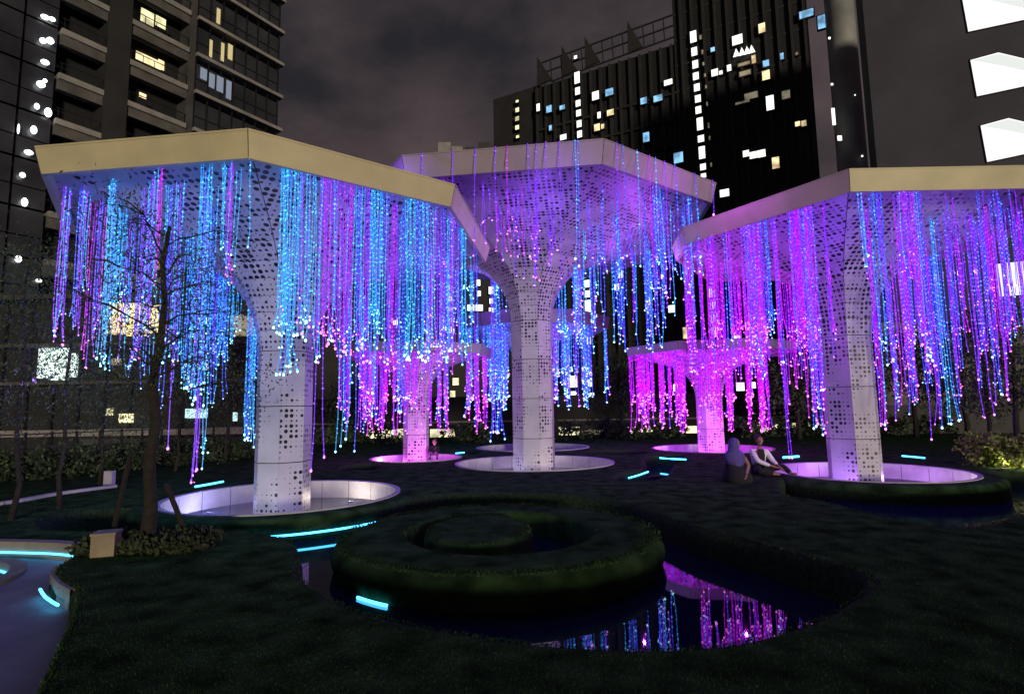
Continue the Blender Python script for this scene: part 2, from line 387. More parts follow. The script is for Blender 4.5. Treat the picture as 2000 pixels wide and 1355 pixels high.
wd *= np.maximum(1, Yb / 5); lean = (rg.rand(n, 2) - .5) * .03
V = np.zeros((n, 3, 3)); V[:, 0, 0] = Xb - np.cos(ang) * wd; V[:, 0, 1] = Yb - np.sin(ang) * wd; V[:, 1, 0] = Xb + np.cos(ang) * wd; V[:, 1, 1] = Yb + np.sin(ang) * wd
V[:, 0, 2] = V[:, 1, 2] = -.012; V[:, 2, 0] = Xb + lean[:, 0]; V[:, 2, 1] = Yb + lean[:, 1]; V[:, 2, 2] = ht
me = bpy.data.meshes.new('grass'); me.vertices.add(n * 3); me.vertices.foreach_set('co', V.ravel()); me.loops.add(n * 3); me.loops.foreach_set('vertex_index', np.arange(n * 3, dtype=np.int32))
me.polygons.add(n); me.polygons.foreach_set('loop_start', np.arange(0, n * 3, 3, dtype=np.int32)); me.update(calc_edges=True); me.materials.append(M_blade)
go = bpy.data.objects.new('grass', me); COL.objects.link(go); tag(go, 'short dark grass blades over the near lawn and the hedge island', 'grass', kind='stuff')

# ------------------------------------------------------------------ basins
def basin(c, r, label, seg=20, depth=.42, notch=None):
    root = empty('ring_basin', label, 'basin', (c.x, c.y, -depth), 'round basins at the feet of the light trees')
    mb = MB(); fill(mb, [circle(c, r, 64)], -depth); child(mb, 'basin_floor', M_basin, root)
    for k in range(seg):
        a0, a1 = 2 * math.pi * k / seg, 2 * math.pi * (k + 1) / seg; g = .006 / r
        mb = MB(); q = 4; P = []
        for j in range(q + 1):
            t = a0 + g + (a1 - a0 - 2 * g) * j / q; P.append((math.cos(t), math.sin(t)))
        def pt(j, rr, z): return (c.x + P[j][0] * rr, c.y + P[j][1] * rr, z)
        for j in range(q):
            mb.quad(pt(j + 1, r - .03, -depth), pt(j, r - .03, -depth), pt(j, r - .03, .02), pt(j + 1, r - .03, .02))
            mb.quad(pt(j + 1, r - .03, .02), pt(j, r - .03, .02), pt(j, r + .07, .03), pt(j + 1, r + .07, .03))
            mb.quad(pt(j + 1, r + .07, .03), pt(j, r + .07, .03), pt(j, r + .07, -.05), pt(j + 1, r + .07, -.05))
        child(mb, 'wall_panel', M_basin, root)
    return root

# ------------------------------------------------------------------ light trees
class Tree: pass
def make_tree(c, verts, zt, rt, label, fascia_m, rows=(0, .9, 1.9), base=-.42, fh=.45, neck=2.45, outer_r=1.0):
    T = Tree(); T.c = c; T.zt = zt; T.rt = rt; T.v = verts; T.fh = fh
    root = empty('light_tree', label, 'light tree', (c.x, c.y, base), 'white perforated light trees'); T.root = root
    n = len(verts)
    angs = [math.atan2(v.y, v.x) for v in verts]
    tr = [Vector((math.cos(a), math.sin(a), 0)) * rt for a in angs]
    s = neck / 2.45
    # (drop below top, blend towards the canopy outline)
    T.prof = [(.22 * s, .965), (.46 * s, .74), (.70 * s, .52), (.94 * s, .34), (1.18 * s, .21), (1.45 * s, .13), (1.75 * s, .075), (2.05 * s, .036), (2.4 * s, .012), (2.8 * s, 0)]
    def ringpts(drop, f):
        return [Vector((c.x, c.y, zt - drop)) + tr[k] * (1 - f) + verts[k] * f for k in range(n)]
    R_ = [ringpts(d, f) for d, f in T.prof]
    zneck = zt - T.prof[-1][0]
    zs = [zneck] ; h = (zneck - base) / max(2, round((zneck - base) / 1.15))
    while zs[-1] - h > base + .05: zs.append(zs[-1] - h)
    zs.append(base)
    R_trunk = [[Vector((c.x + t.x, c.y + t.y, z)) for t in tr] for z in zs]
    def panel(name, A, B, C, D, m, g=.006, th=.02):
        # A,B upper edge, D,C lower edge; leave a joint of 2g, fold the edges inwards
        cen = (A + B + C + D) / 4; nrm = (B - A).cross(D - A).normalized()
        out_dir = Vector((cen.x - c.x, cen.y - c.y, -.3))
        if nrm.dot(out_dir) < 0: nrm = -nrm
        def ins(p): 
            d = (cen - p); return p + d.normalized() * g * 1.5
        q = [ins(p) for p in (A, B, C, D)]; bk = [p - nrm * th for p in q]
        u = (q[1] - q[0]).normalized(); vv = nrm.cross(u)
        mid = (A + B) / 2
        uvs = [((p - mid).dot(u) + 7.3 * panel.k, p.z * 1.0 if name == 'trunk_panel' else (p - mid).dot(vv) + 3.1 * panel.k) for p in q]
        mb = MB(); mb.poly(q, 0, uvs)
        for i in range(4): mb.quad(q[i], bk[i], bk[(i + 1) % 4], q[(i + 1) % 4])
        return child(mb, name, m, root)
    panel.k = 0
    for ri in range(len(R_) - 1):
        for k in range(n):
            panel.k = k
            k2 = (k + 1) % n
            panel('canopy_panel' if ri < 5 else 'funnel_panel', R_[ri][k], R_[ri][k2], R_[ri + 1][k2], R_[ri + 1][k], M_perf_c if ri < 5 else M_perf)
    for ri in range(len(R_trunk) - 1):
        for k in range(n):
            panel.k = k; k2 = (k + 1) % n
            panel('trunk_panel', R_trunk[ri][k], R_trunk[ri][k2], R_trunk[ri + 1][k2], R_trunk[ri + 1][k], M_perf)
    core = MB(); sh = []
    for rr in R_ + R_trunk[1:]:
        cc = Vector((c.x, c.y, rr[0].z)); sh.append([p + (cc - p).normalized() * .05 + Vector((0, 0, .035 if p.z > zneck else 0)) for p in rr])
    strip_rows(core, sh, 0); child(core, 'dark_backing', M_core, root)  # dark skin added behind the panel joints to keep the gaps black
    # rim: fascia boards leaning in a little, soffit lip, inner skirt, flat roof
    top = [Vector((c.x, c.y, zt)) + v for v in verts]; bot = [Vector((c.x, c.y, zt - fh)) + v * .975 for v in verts]
    ib = [Vector((c.x, c.y, zt - fh)) + v * .955 for v in verts]; it = [Vector((c.x, c.y, zt - .20 * s)) + v * .95 for v in verts]
    for k in range(n):
        k2 = (k + 1) % n; e = (top[k2] - top[k]).normalized() * .006
        mb = MB(); mb.quad(bot[k] + e, bot[k2] - e, top[k2] - e, top[k] + e); mb.quad(ib[k] + e, ib[k2] - e, bot[k2] - e, bot[k] + e)
        mb.quad(it[k] + e, it[k2] - e, ib[k2] - e, ib[k] + e)
        child(mb, 'fascia_panel', fascia_m, root)
    mb = MB(); mb.poly([p * 1.0 + Vector((0, 0, -.03)) for p in top]); child(mb, 'roof', M_core, root)
    T.root = root; return T
def canopy_r(T, x, y):
    a = math.atan2(y - T.c.y, x - T.c.x); d = Vector((math.cos(a), math.sin(a))); n = len(T.v)
    for k in range(n):
        p, q = T.v[k], T.v[(k + 1) % n]; e = q - p
        den = d.x * (-e.y) + d.y * e.x
        if abs(den) < 1e-9: continue
        t = (p.x * (-e.y) + p.y * e.x) / den; u = (d.x * p.y - d.y * p.x) / den
        if t > 0 and -1e-6 <= u <= 1 + 1e-6: return t
    return 3.5
def under_z(T, x, y):
    r = math.hypot(x - T.c.x, y - T.c.y); f = (r - T.rt) / (canopy_r(T, x, y) - T.rt); pr = T.prof
    if f >= pr[0][1]: return T.zt - T.fh, f
    for (d0, f0), (d1, f1) in zip(pr, pr[1:]):
        if f >= f1: return T.zt - (d0 + (d1 - d0) * (f0 - f) / (f0 - f1)), f
    return T.zt - pr[-1][0], f
def rel(c, z, pts): return [Vector((p.x - c.x, p.y - c.y, 0)) for p in (at(x, y, z) for x, y in pts)]
def octagon(r, rot=22, sx=1, sy=1): return [Vector((r * sx * math.cos(R(rot + 45 * k)), r * sy * math.sin(R(rot + 45 * k)), 0)) for k in range(8)]
zA = 1.65 + 4.0; zB = 1.65 + 5.65; zC = 1.65 + 4.4
vA = rel(CA, zA, [(66, 285), (484, 250), (890, 360), (957, 482)]) + [Vector((1.9, 4.25, 0)), Vector((-1.35, 4.3, 0)), Vector((-3.7, 2.4, 0)), Vector((-4.25, -.75, 0))]
vB = rel(CB, zB, [(784, 303), (1180, 270), (1400, 357)]) + [Vector((5.3, 1.5, 0)), Vector((2.6, 5, 0)), Vector((-1.6, 5.3, 0)), Vector((-5, 2.8, 0)), Vector((-5.5, -1.6, 0))]
vC = rel(CC, zC, [(1312, 482), (1332, 444), (1658, 329)]) + [Vector((1.9, -3.6, 0)), Vector((4.2, -1.2, 0)), Vector((4.1, 2.1, 0)), Vector((1.6, 4.3, 0)), Vector((-1.8, 4.3, 0))]
TA = make_tree(CA, vA, zA, .54, 'left light tree with a cream rimmed canopy and cyan light strings', M_cream, fh=.40)
TB = make_tree(CB, vB, zB, .66, 'tall middle light tree with a pale rimmed canopy', M_pale, neck=2.65, fh=.5)
TC = make_tree(CC, vC, zC, .58, 'right light tree with a cream rimmed canopy and violet strings, its edge out of frame', M_cream, fh=.42)
TD = make_tree(CD, octagon(2.75, 15), 3.75, .44, 'small light tree with a magenta lit trunk behind the left basin', M_pale, fh=.3, neck=1.5)
TE = make_tree(CE, octagon(3.3, 10), 3.85, .50, 'light tree glowing magenta behind the two seated people', M_pale, fh=.3, neck=1.7)
TF = make_tree(CF, octagon(3.4, 30), 5.35, .55, 'farthest light tree, its trunk hidden behind the tall middle one', M_pale, fh=.5, neck=2.0)
basin(GA, RA, 'white round basin at the foot of the left cream rimmed tree')
basin(CB, RB, 'white round basin at the foot of the tall middle tree')
basin(GR, RC, 'violet lit round basin at the foot of the right tree')
basin(CD, RD, 'small magenta lit basin behind the left basin', 12)
basin(CE, RE, 'magenta lit basin behind the seated people', 16)
basin(CF, RF, 'farthest pale basin, behind the tall middle tree', 16)

# up-lights standing in the basins
UP = {}
def uplight(c, a, r, col, e, label):
    p = Vector((c.x + r * math.cos(R(a)), c.y + r * math.sin(R(a)), -.42))
    mb = MB(); mb.tube([p, p + Vector((0, 0, .07))], [.08, .07], 12); mb.tube([p + Vector((0, 0, .07)), p + Vector((0, 0, .075))], [.055, .055], 12, 0)
    o = mb.build('ground_uplight', [M_black, M_white], origin=tuple(p)); tag(o, label, 'spotlight', 'small up-lights in the basins')
    plight('uplight_lamp', p + Vector((0, 0, .18)), e * 1.7 * (5 if c is CE else 4 if c is CD else 1), col, o, .04); o.children[0].location = (0, 0, .18)
for c, nm, lst in ((GA, 'left', [(-112, (.75, .75, 1), 20), (-60, (.66, .55, 1), 17), (60, (1, .85, .7), 10), (170, (.5, .5, 1), 14)]),
                   (CB, 'tall middle', [(-60, (1, .85, .8), 20), (-140, (.7, .6, 1), 14), (90, (.9, .8, .9), 14)]),
                   (GR, 'right', [(-35, (1, .8, .75), 16), (-150, (.5, .22, 1), 26), (100, (.6, .2, 1), 22), (20, (.6, .25, 1), 14)]),
                   (CD, 'small magenta', [(-70, (.9, .08, 1), 26), (160, (.8, .1, 1), 14)]),
                   (CE, 'magenta', [(-80, (.85, .04, 1), 42), (170, (.6, .1, 1), 20)]),
                   (CF, 'farthest', [(-90, (.65, .55, 1), 20)])):
    for k, (a, col, e) in enumerate(lst):
        uplight(c, a, 1.85 if a < -50 and a > -130 and c is not CD else (1.7 if c is GA else 1.35), col, e, ['nearest', 'second', 'third', 'fourth'][k] + ' small black up-light in the basin of the ' + nm + ' tree')

# coloured point lamps added to stand in for the light of the string curtains
def glow(T, lst):
    for k, (dx, dy, z, col, e) in enumerate(lst): plight('string_glow', (T.c.x + dx, T.c.y + dy, z), e, col, None, .03)
CY_, BL, VI, MG = (.12, .35, 1), (.14, .16, 1), (.26, .09, 1), (.58, .02, 1)
glow(TA, [(-2.2, -1.8, 2.9, BL, 26), (-2.6, -3.0, 2.2, VI, 20), (-.6, -2.6, 3.0, CY_, 14), (1.3, -2.3, 3.1, (.2, .26, 1), 20), (2.9, .3, 3.6, VI, 30), (-2.8, 1.2, 3.4, BL, 30), (1.2, 2.8, 3.6, VI, 28), (-.8, -2.3, 1.2, (.1, .6, .9), 10)])
glow(TB, [(3.9, -5.4, 6.6, (.45, .04, 1), 70), (-3.4, -5.4, 6.5, (.25, .1, 1), 50), (.6, -6.6, 6.5, (.3, .08, 1), 26), (-3.2, -2.6, 5.4, VI, 60), (.2, -3.9, 5.6, VI, 46), (3.3, -2, 5.4, (.42, .1, 1), 70), (3.5, 1.8, 5.2, (.5, .05, 1), 60), (-2.4, 3, 5.2, (.3, .1, 1), 50)])
glow(TC, [(-2.9, -1.0, 3.4, (.62, 0, 1), 60), (-1.4, -2.2, 4.4, VI, 26), (1.2, -2.4, 4.3, (.45, .2, 1), 16), (2.9, -.3, 4.0, VI, 40), (-2.0, 2.2, 3.8, (.7, .03, 1), 44), (1.5, 2.8, 4.0, VI, 34)])
glow(TD, [(-1.4, -1.2, 2.2, (.6, 0, 1), 70), (1.2, -1.2, 2.2, (.6, .08, 1), 20), (0, 1.5, 2.2, VI, 18)])
glow(TE, [(-2.0, -1.4, 2.4, (.6, 0, 1), 110), (.8, -1.8, 2.2, (.6, 0, 1), 110), (2.3, .8, 2.4, VI, 30), (-1.6, 1.8, 2.4, MG, 40)])
glow(TF, [(-1.8, -1.6, 3.6, BL, 40), (1.8, -1.6, 3.6, (.3, .15, 1), 46)])

# ------------------------------------------------------------------ light strings
STR = []   # (screen size, tree key, colour, top, bottom)
def add_string(key, T, px, Y, yb, col, top=None):
    if key in 'ABC' and top is None and Y < T.c.y: Y -= .55
    for _ in range(24):
        p = atd(px, yb, Y); zt_, f = under_z(T, p.x, p.y)
        if f < .955 or Y > T.c.y: break
        Y += .08
    if top == 'lip':
        zt_ = T.zt + .01
    elif f > .985 or f < .12: return False
    if top is not None and top != 'lip': zt_ = min(zt_, top)
    if zt_ - p.z < .35: return False
    STR.append((zt_ - p.z, Y, key, col, Vector((p.x, p.y, zt_)), p.z)); return True
def bundle(key, T, px, n, sp, yb, Y, cols, jit=25, dj=.25):
    n = max(n, int(n * 1.6)) if n > 2 else n
    for k in range(n):
        x = px + (k - (n - 1) / 2) * (2 * sp / max(1, n - 1)) + rnd.uniform(-2, 2)
        add_string(key, T, x, Y + rnd.uniform(-dj, dj), yb + rnd.uniform(-jit, jit), rnd.choice(cols))
c_, b_, v_, m_ = 'cyan', 'blue', 'violet', 'magenta'
for a in [(112, 5, 9, 650, 9.6, (v_, b_, c_)), (122, 3, 6, 560, 10.8, (c_, v_)), (146, 4, 8, 640, 9.4, (m_, v_, b_)), (158, 3, 4, 560, 9.6, (c_,)), (168, 3, 6, 700, 9.7, (m_, v_)), (185, 4, 6, 655, 9.9, (b_, v_, m_)),
          (199, 5, 8, 715, 9.2, (c_, c_, b_)), (214, 6, 10, 600, 9.5, (c_, c_)), (232, 5, 8, 560, 9.9, (c_,)), (248, 5, 8, 620, 10.5, (c_, v_, b_)), (266, 5, 8, 700, 9.4, (v_, b_)), (283, 5, 8, 640, 9.0, (c_, v_)),
          (300, 4, 6, 560, 8.8, (c_, m_)), (318, 4, 8, 640, 9.3, (c_, b_)), (325, 1, 1, 900, 9.6, (v_,)), (336, 5, 8, 690, 9.2, (c_, b_, v_)), (360, 5, 9, 740, 10.4, (b_, c_)), (384, 9, 12, 770, 8.7, (c_, c_, c_, b_)),
          (382, 3, 6, 930, 9.3, (v_, v_, m_)), (398, 2, 5, 905, 9.0, (c_,)), (402, 5, 8, 680, 9.8, (c_, b_)), (432, 3, 4, 500, 8.5, (c_,)), (444, 4, 4, 535, 8.5, (v_, m_, c_)), (458, 2, 4, 500, 8.6, (c_,)), (484, 1, 1, 470, 8.5, (c_,)),
          (420, 7, 14, 700, 13.6, (c_, b_, v_)), (445, 6, 10, 690, 13.9, (c_,)), (462, 3, 8, 640, 14.2, (c_,)), (484, 6, 9, 860, 13.4, (c_, c_, b_)), (496, 4, 6, 760, 14.0, (c_, b_)),
          (548, 6, 7, 655, 8.6, (c_,)), (560, 5, 6, 710, 8.7, (c_, c_, b_)), (577, 3, 5, 640, 9.0, (c_,)), (590, 4, 7, 650, 8.7, (c_, v_)), (603, 3, 5, 640, 8.8, (c_, b_)), (620, 2, 4, 903, 9.3, (v_,)), (618, 3, 6, 690, 9.1, (c_, v_)),
          (634, 5, 7, 655, 8.9, (m_, v_)), (648, 4, 6, 650, 9.2, (c_, v_)), (663, 5, 8, 680, 9.1, (v_, m_)), (665, 2, 5, 862, 9.8, (c_,)), (680, 4, 6, 690, 9.3, (m_, v_)), (690, 2, 5, 860, 10.0, (c_, b_)), (697, 4, 6, 670, 9.4, (b_, v_, c_)),
          (712, 5, 7, 690, 9.3, (v_, v_, c_)), (734, 8, 13, 640, 9.45, (c_,)), (728, 4, 9, 790, 10.4, (c_, v_)), (752, 4, 7, 690, 9.7, (v_, b_, c_)), (768, 4, 6, 700, 10.0, (m_, v_)), (784, 4, 6, 800, 10.5, (b_, c_)),
          (800, 7, 9, 690, 9.9, (c_,)), (818, 4, 6, 680, 10.2, (b_, c_)), (832, 6, 8, 690, 10.1, (c_, v_)), (848, 4, 6, 690, 10.6, (v_, c_, m_)), (862, 4, 6, 680, 10.8, (v_, b_)), (878, 5, 7, 690, 11.0, (v_, m_, c_)), (905, 5, 6, 690, 11.2, (c_,)), (893, 4, 6, 690, 11.0, (b_, v_))]:
    bundle('A', TA, *a)
def scatter(key, T, n, x0, x1, d0, d1, y0, y1, cols, k=None):
    n = int(n * 1.9); k = k and int(k * 1.3); cen = [rnd.uniform(x0, x1) for _ in range(k)] if k else None; t = 0; m = 0
    while m < n and t < n * 8:
        t += 1; x = rnd.gauss(rnd.choice(cen), (x1 - x0) / k * .22) if k else rnd.uniform(x0, x1)
        yb = y0 + (y1 - y0) * rnd.random() ** 1.6
        if add_string(key, T, x, rnd.uniform(d0, d1), yb, rnd.choice(cols)): m += 1
scatter('A', TA, 45, 640, 930, 11.5, 15, 640, 760, (v_, b_, v_, c_, m_), 12)
scatter('A', TA, 40, 110, 480, 11.5, 15, 640, 800, (b_, v_, c_, b_), 12)
# middle tree: some strings drop outside from the lip, most from inside
for x, y, yb, col in [(846, 12.35, 560, v_), (900, 12.25, 480, v_), (940, 12.2, 500, v_), (975, 12.1, 470, v_), (996, 12.05, 500, m_), (1033, 12.0, 500, v_), (1047, 12.0, 510, v_), (1065, 11.95, 470, v_), (1089, 11.85, 560, v_), (1118, 11.8, 505, c_), (1121, 11.85, 520, b_),
                      (1198, 11.8, 505, v_), (1211, 11.9, 500, b_), (1238, 12.15, 520, c_), (1260, 12.4, 520, m_), (1273, 12.5, 540, c_), (1290, 12.7, 545, v_), (1312, 12.9, 545, b_), (1352, 13.35, 530, b_), (1384, 13.8, 420, v_)]:
    # stand each just outside the rim it hangs from
    rx = atd(x, 400, y); rr = canopy_r(TB, rx.x, rx.y) ; dv = Vector((rx.x - CB.x, rx.y - CB.y, 0)); q = CB + dv.normalized() * (rr * 1.006)
    STR.append((zB - 1, q.y, 'B', col, Vector((q.x, q.y, zB + .01)), atd(x, yb, q.y).z))
scatter('B', TB, 36, 1120, 1390, 13.2, 17, 500, 640, (b_, v_, b_, c_), 14)
scatter('B', TB, 60, 1110, 1340, 17, 21.5, 560, 690, (b_, b_, v_, c_), 16)
scatter('B', TB, 22, 830, 1080, 13, 15.5, 430, 560, (v_, v_, m_), 10)
scatter('B', TB, 24, 880, 990, 19, 22, 560, 640, (b_, c_), 8)
bundle('B', TB, 1098, 6, 10, 640, 19.5, (c_, b_)); bundle('B', TB, 970, 7, 9, 850, 18.6, (b_, v_, c_), 12)
# right tree
scatter('C', TC, 95, 1325, 1650, 11.2, 14, 640, 740, (m_, v_, m_, v_, b_), 20)
scatter('C', TC, 60, 1325, 1640, 14, 17.5, 640, 760, (m_, m_, v_), 16)
scatter('C', TC, 14, 1560, 1640, 11, 12.5, 760, 850, (v_, b_, m_), 6)
bundle('C', TC, 1541, 2, 2, 892, 10.9, (v_, b_), 4); bundle('C', TC, 1506, 5, 6, 640, 11.0, (c_, b_)); bundle('C', TC, 1568, 6, 8, 640, 10.9, (m_, v_)); bundle('C', TC, 1325, 4, 5, 700, 14.3, (c_, b_))
bundle('C', TC, 1692, 4, 5, 520, 10.4, (c_, c_, v_)); bundle('C', TC, 1730, 3, 4, 650, 10.6, (b_, c_, v_)); bundle('C', TC, 1745, 3, 4, 700, 11, (v_, b_)); bundle('C', TC, 1775, 4, 8, 530, 10.5, (c_, m_, v_)); bundle('C', TC, 1800, 6, 10, 660, 10.8, (v_, m_, b_)); bundle('C', TC, 1821, 5, 8, 690, 11, (c_, v_, b_))
bundle('C', TC, 1822, 1, 1, 858, 11.4, (v_,), 2); bundle('C', TC, 1860, 3, 6, 825, 12, (c_, b_), 6); bundle('C', TC, 1730, 3, 6, 830, 12.5, (v_, c_, m_), 8)
scatter('C', TC, 58, 1690, 2050, 11.2, 14.5, 640, 790, (v_, b_, v_, m_), 20)
scatter('C', TC, 34, 1700, 1995, 14.5, 17.4, 660, 840, (v_, b_), 14)
scatter('C', TC, 30, 1880, 2060, 10.9, 13.5, 560, 700, (v_, b_, v_, m_), 8)
# far trees
scatter('D', TD, 120, 660, 960, 17.2, 21.8, 775, 850, (m_, m_, v_, b_), 22)
scatter('E', TE, 190, 1235, 1540, 19, 24.6, 770, 845, (m_, m_, m_, v_), 30)
scatter('F', TF, 190, 905, 1205, 21.2, 27, 720, 800, (c_, b_, b_, v_), 26)

STR.sort(key=lambda s: -s[0] / s[1])
where = {'A': 'under the left canopy', 'B': 'under the middle canopy', 'C': 'under the right canopy', 'D': 'under the small canopy',
         'E': 'under the magenta canopy', 'F': 'under the farthest canopy'}
def make_string(mb, mi, top, zb, Y, rs, base=0):
    L = top.z - zb; k = max(1.0, Y / 10)
    ph = rs.uniform(0, 6.28); amp = .012; sx = rs.gauss(0, .018); sy = rs.gauss(0, .02); pts = []
    ns = 7
    for i in range(ns + 1):
        t = i / ns; z = top.z - L * t; cur = max(0, (t - .8) / .2) ** 2
        pts.append(Vector((top.x + amp * math.sin(ph + 5 * t) + sx * cur * 2.2 + sx * t * .5, top.y + sy * t, z)))
    mb.tube(pts, (.0060) * k, 3, mi, cap=False)
    sp = .075 * k; n = int(L / sp); off = rs.random()
    for i in range(n):
        if rs.random() < .22: continue
        t = (i + off) / n
        if t >= 1: continue
        f = t * ns; j = min(ns - 1, int(f)); p = pts[j].lerp(pts[j + 1], f - j)
        mb.octa(p + Vector((rs.gauss(0, .004), rs.gauss(0, .004), 0)), (.0075 + .012 * rs.random() ** 3) * k, mi + 1)
    for i in range(rs.choice((0, 0, 1, 1, 2))):
        t = 1 - .16 * rs.random() ** 1.5; f = t * ns; j = min(ns - 1, int(f)); p = pts[j].lerp(pts[j + 1], f - j)
        mb.octa(p + Vector((rs.gauss(0, .03), rs.gauss(0, .03), 0)), rs.uniform(.010, .019) * k, mi + 2)
    return pts[-1]
TR = {'A': TA, 'B': TB, 'C': TC, 'D': TD, 'E': TE, 'F': TF}
def length_word(L): return 'very long ' if L > 4.2 else 'long ' if L > 3.0 else 'middling ' if L > 2.2 else 'short '
def side_word(key, p):
    T = TR[key]; d = p - T.c; lr = ', left of' if d.x < -.5 else ', right of' if d.x > .5 else ', beside'
    return lr + ' trunk, ' + ('front' if d.y < -1.2 else 'back' if d.y > 1.2 else 'middle') + (' at the rim' if math.hypot(d.x, d.y) > .84 * canopy_r(T, p.x, p.y) else ' nearer the trunk')
bulb_me = {}
for k in PAL:
    b = MB(); n = 6
    for i in range(1): pass
    b.tube([(0, 0, .030), (0, 0, .020), (0, 0, 0), (0, 0, -.020), (0, 0, -.028)], [.006, .018, .024, .016, .004], 7)
    me = bpy.data.meshes.new('bulb'); me.from_pydata(b.v, [], b.f); me.materials.append(M_bulb[k]); bulb_me[k] = me
rs = random.Random(3); restm = MB(); rest_mats = []
ORDER = ['cyan', 'blue', 'violet', 'magenta']
for k in ORDER: rest_mats += [M_cord[k], M_bead[k], M_bulb[k]]
for idx, (L, Y, key, col, top, zb) in enumerate(STR):
    zb = max(zb, .12)
    if idx < 300:
        mb = MB(); end = make_string(mb, 0, top, zb, Y, rs)
        o = mb.build('light_string', [M_cord[col], M_bead[col], M_bulb[rs.choice(ORDER) if rs.random() < .35 else col]], origin=tuple(top))
        tag(o, length_word(L) + col + ' light string ' + where[key] + side_word(key, top), 'light string', col + ' light strings ' + where[key])
        bo = bpy.data.objects.new('bulb', bulb_me[col]); COL.objects.link(bo); bo.parent = o; bo.location = end - top; s = max(1, Y / 10) * rs.uniform(.45, .9); bo.scale = (s, s, s)
    else:
        mi = ORDER.index(col) * 3; end = make_string(restm, mi, top, zb, Y, rs); s = .022 * max(1, Y / 10) * rs.uniform(.4, .9); restm.octa(end, s, mi + 2)
rest = restm.build('hanging_light_strings', rest_mats); tag(rest, 'hundreds of thinner light strings hanging behind under all the canopies', 'light strings', kind='stuff')

# ------------------------------------------------------------------ cyan strips by the water
def led_px(pts, z, label, r=.016, e=0): return led(catmull([at(x, y, z) for x, y in pts], closed=False), label, r=r, energy=e)
led_px([(123, 1029), (180, 1016), (255, 999)], -.33, 'faint cyan light strip in the water behind the young tree', .012)
led_px([(381, 950), (410, 945), (436, 940)], .03, 'cyan light strip on the lawn behind the left basin', .022)
led([GA + Vector((2.66 * math.cos(R(a)), 2.66 * math.sin(R(a)), -.24)) for a in range(-88, -33, 4)], 'bright cyan light strip under the hedge in front of the left basin', r=.018, energy=.35*4)
led([ISL + Vector((2.22 * math.cos(R(a)), 2.2 * math.sin(R(a)), -.345)) for a in range(-132, -117, 3)], 'short cyan light strip low on the flank of the spiral hedge', r=.018, energy=.35*.8)
led_px([(1228, 933), (1246, 928), (1266, 921)], -.12, 'short slanting cyan light strip in front of the small channel', .02)
led_px([(1265, 891), (1300, 895), (1340, 897)], -.1, 'cyan light strip along the channel left of the seated woman', .026, 2)
led_px([(1155, 880), (1200, 882), (1260, 882)], -.1, 'cyan light strip right of the farthest basin', .026, 2)
led_px([(890, 885), (910, 883), (932, 880)], -.1, 'cyan light strip between the small and the farthest basins', .024, 1)
led_px([(685, 912), (703, 910), (722, 908)], -.12, 'short cyan light strip behind the left basin on its right', .022, 1)
led_px([(1530, 893), (1545, 892), (1560, 891)], .03, 'wide cyan light strip beside the seated man', .035, 1)
led_px([(1762, 890), (1785, 892), (1806, 894)], .03, 'short cyan light strip behind the right basin', .024, 1)
led_px([(1942, 933), (1970, 937), (2060, 945)], -.25, 'cyan light strip on the pool wall right of the right basin', .024, 2)

# ------------------------------------------------------------------ bollard, young tree, stakes
bp = at(206, 1083); bo = empty('stone_bollard', 'squat pale stone bollard beside the young tree', 'bollard', (bp.x, bp.y, 0))
mb = MB(); M_ = Matrix.Translation(bp) @ Matrix.Rotation(R(18), 4, 'Z'); mb.box(-.12, .12, -.12, .12, 0, .24, M_); child(mb, 'block', M_tan, bo)
mb = MB(); mb.box(-.13, .13, -.13, .13, .243, .27, M_); child(mb, 'cap', M_tan, bo)

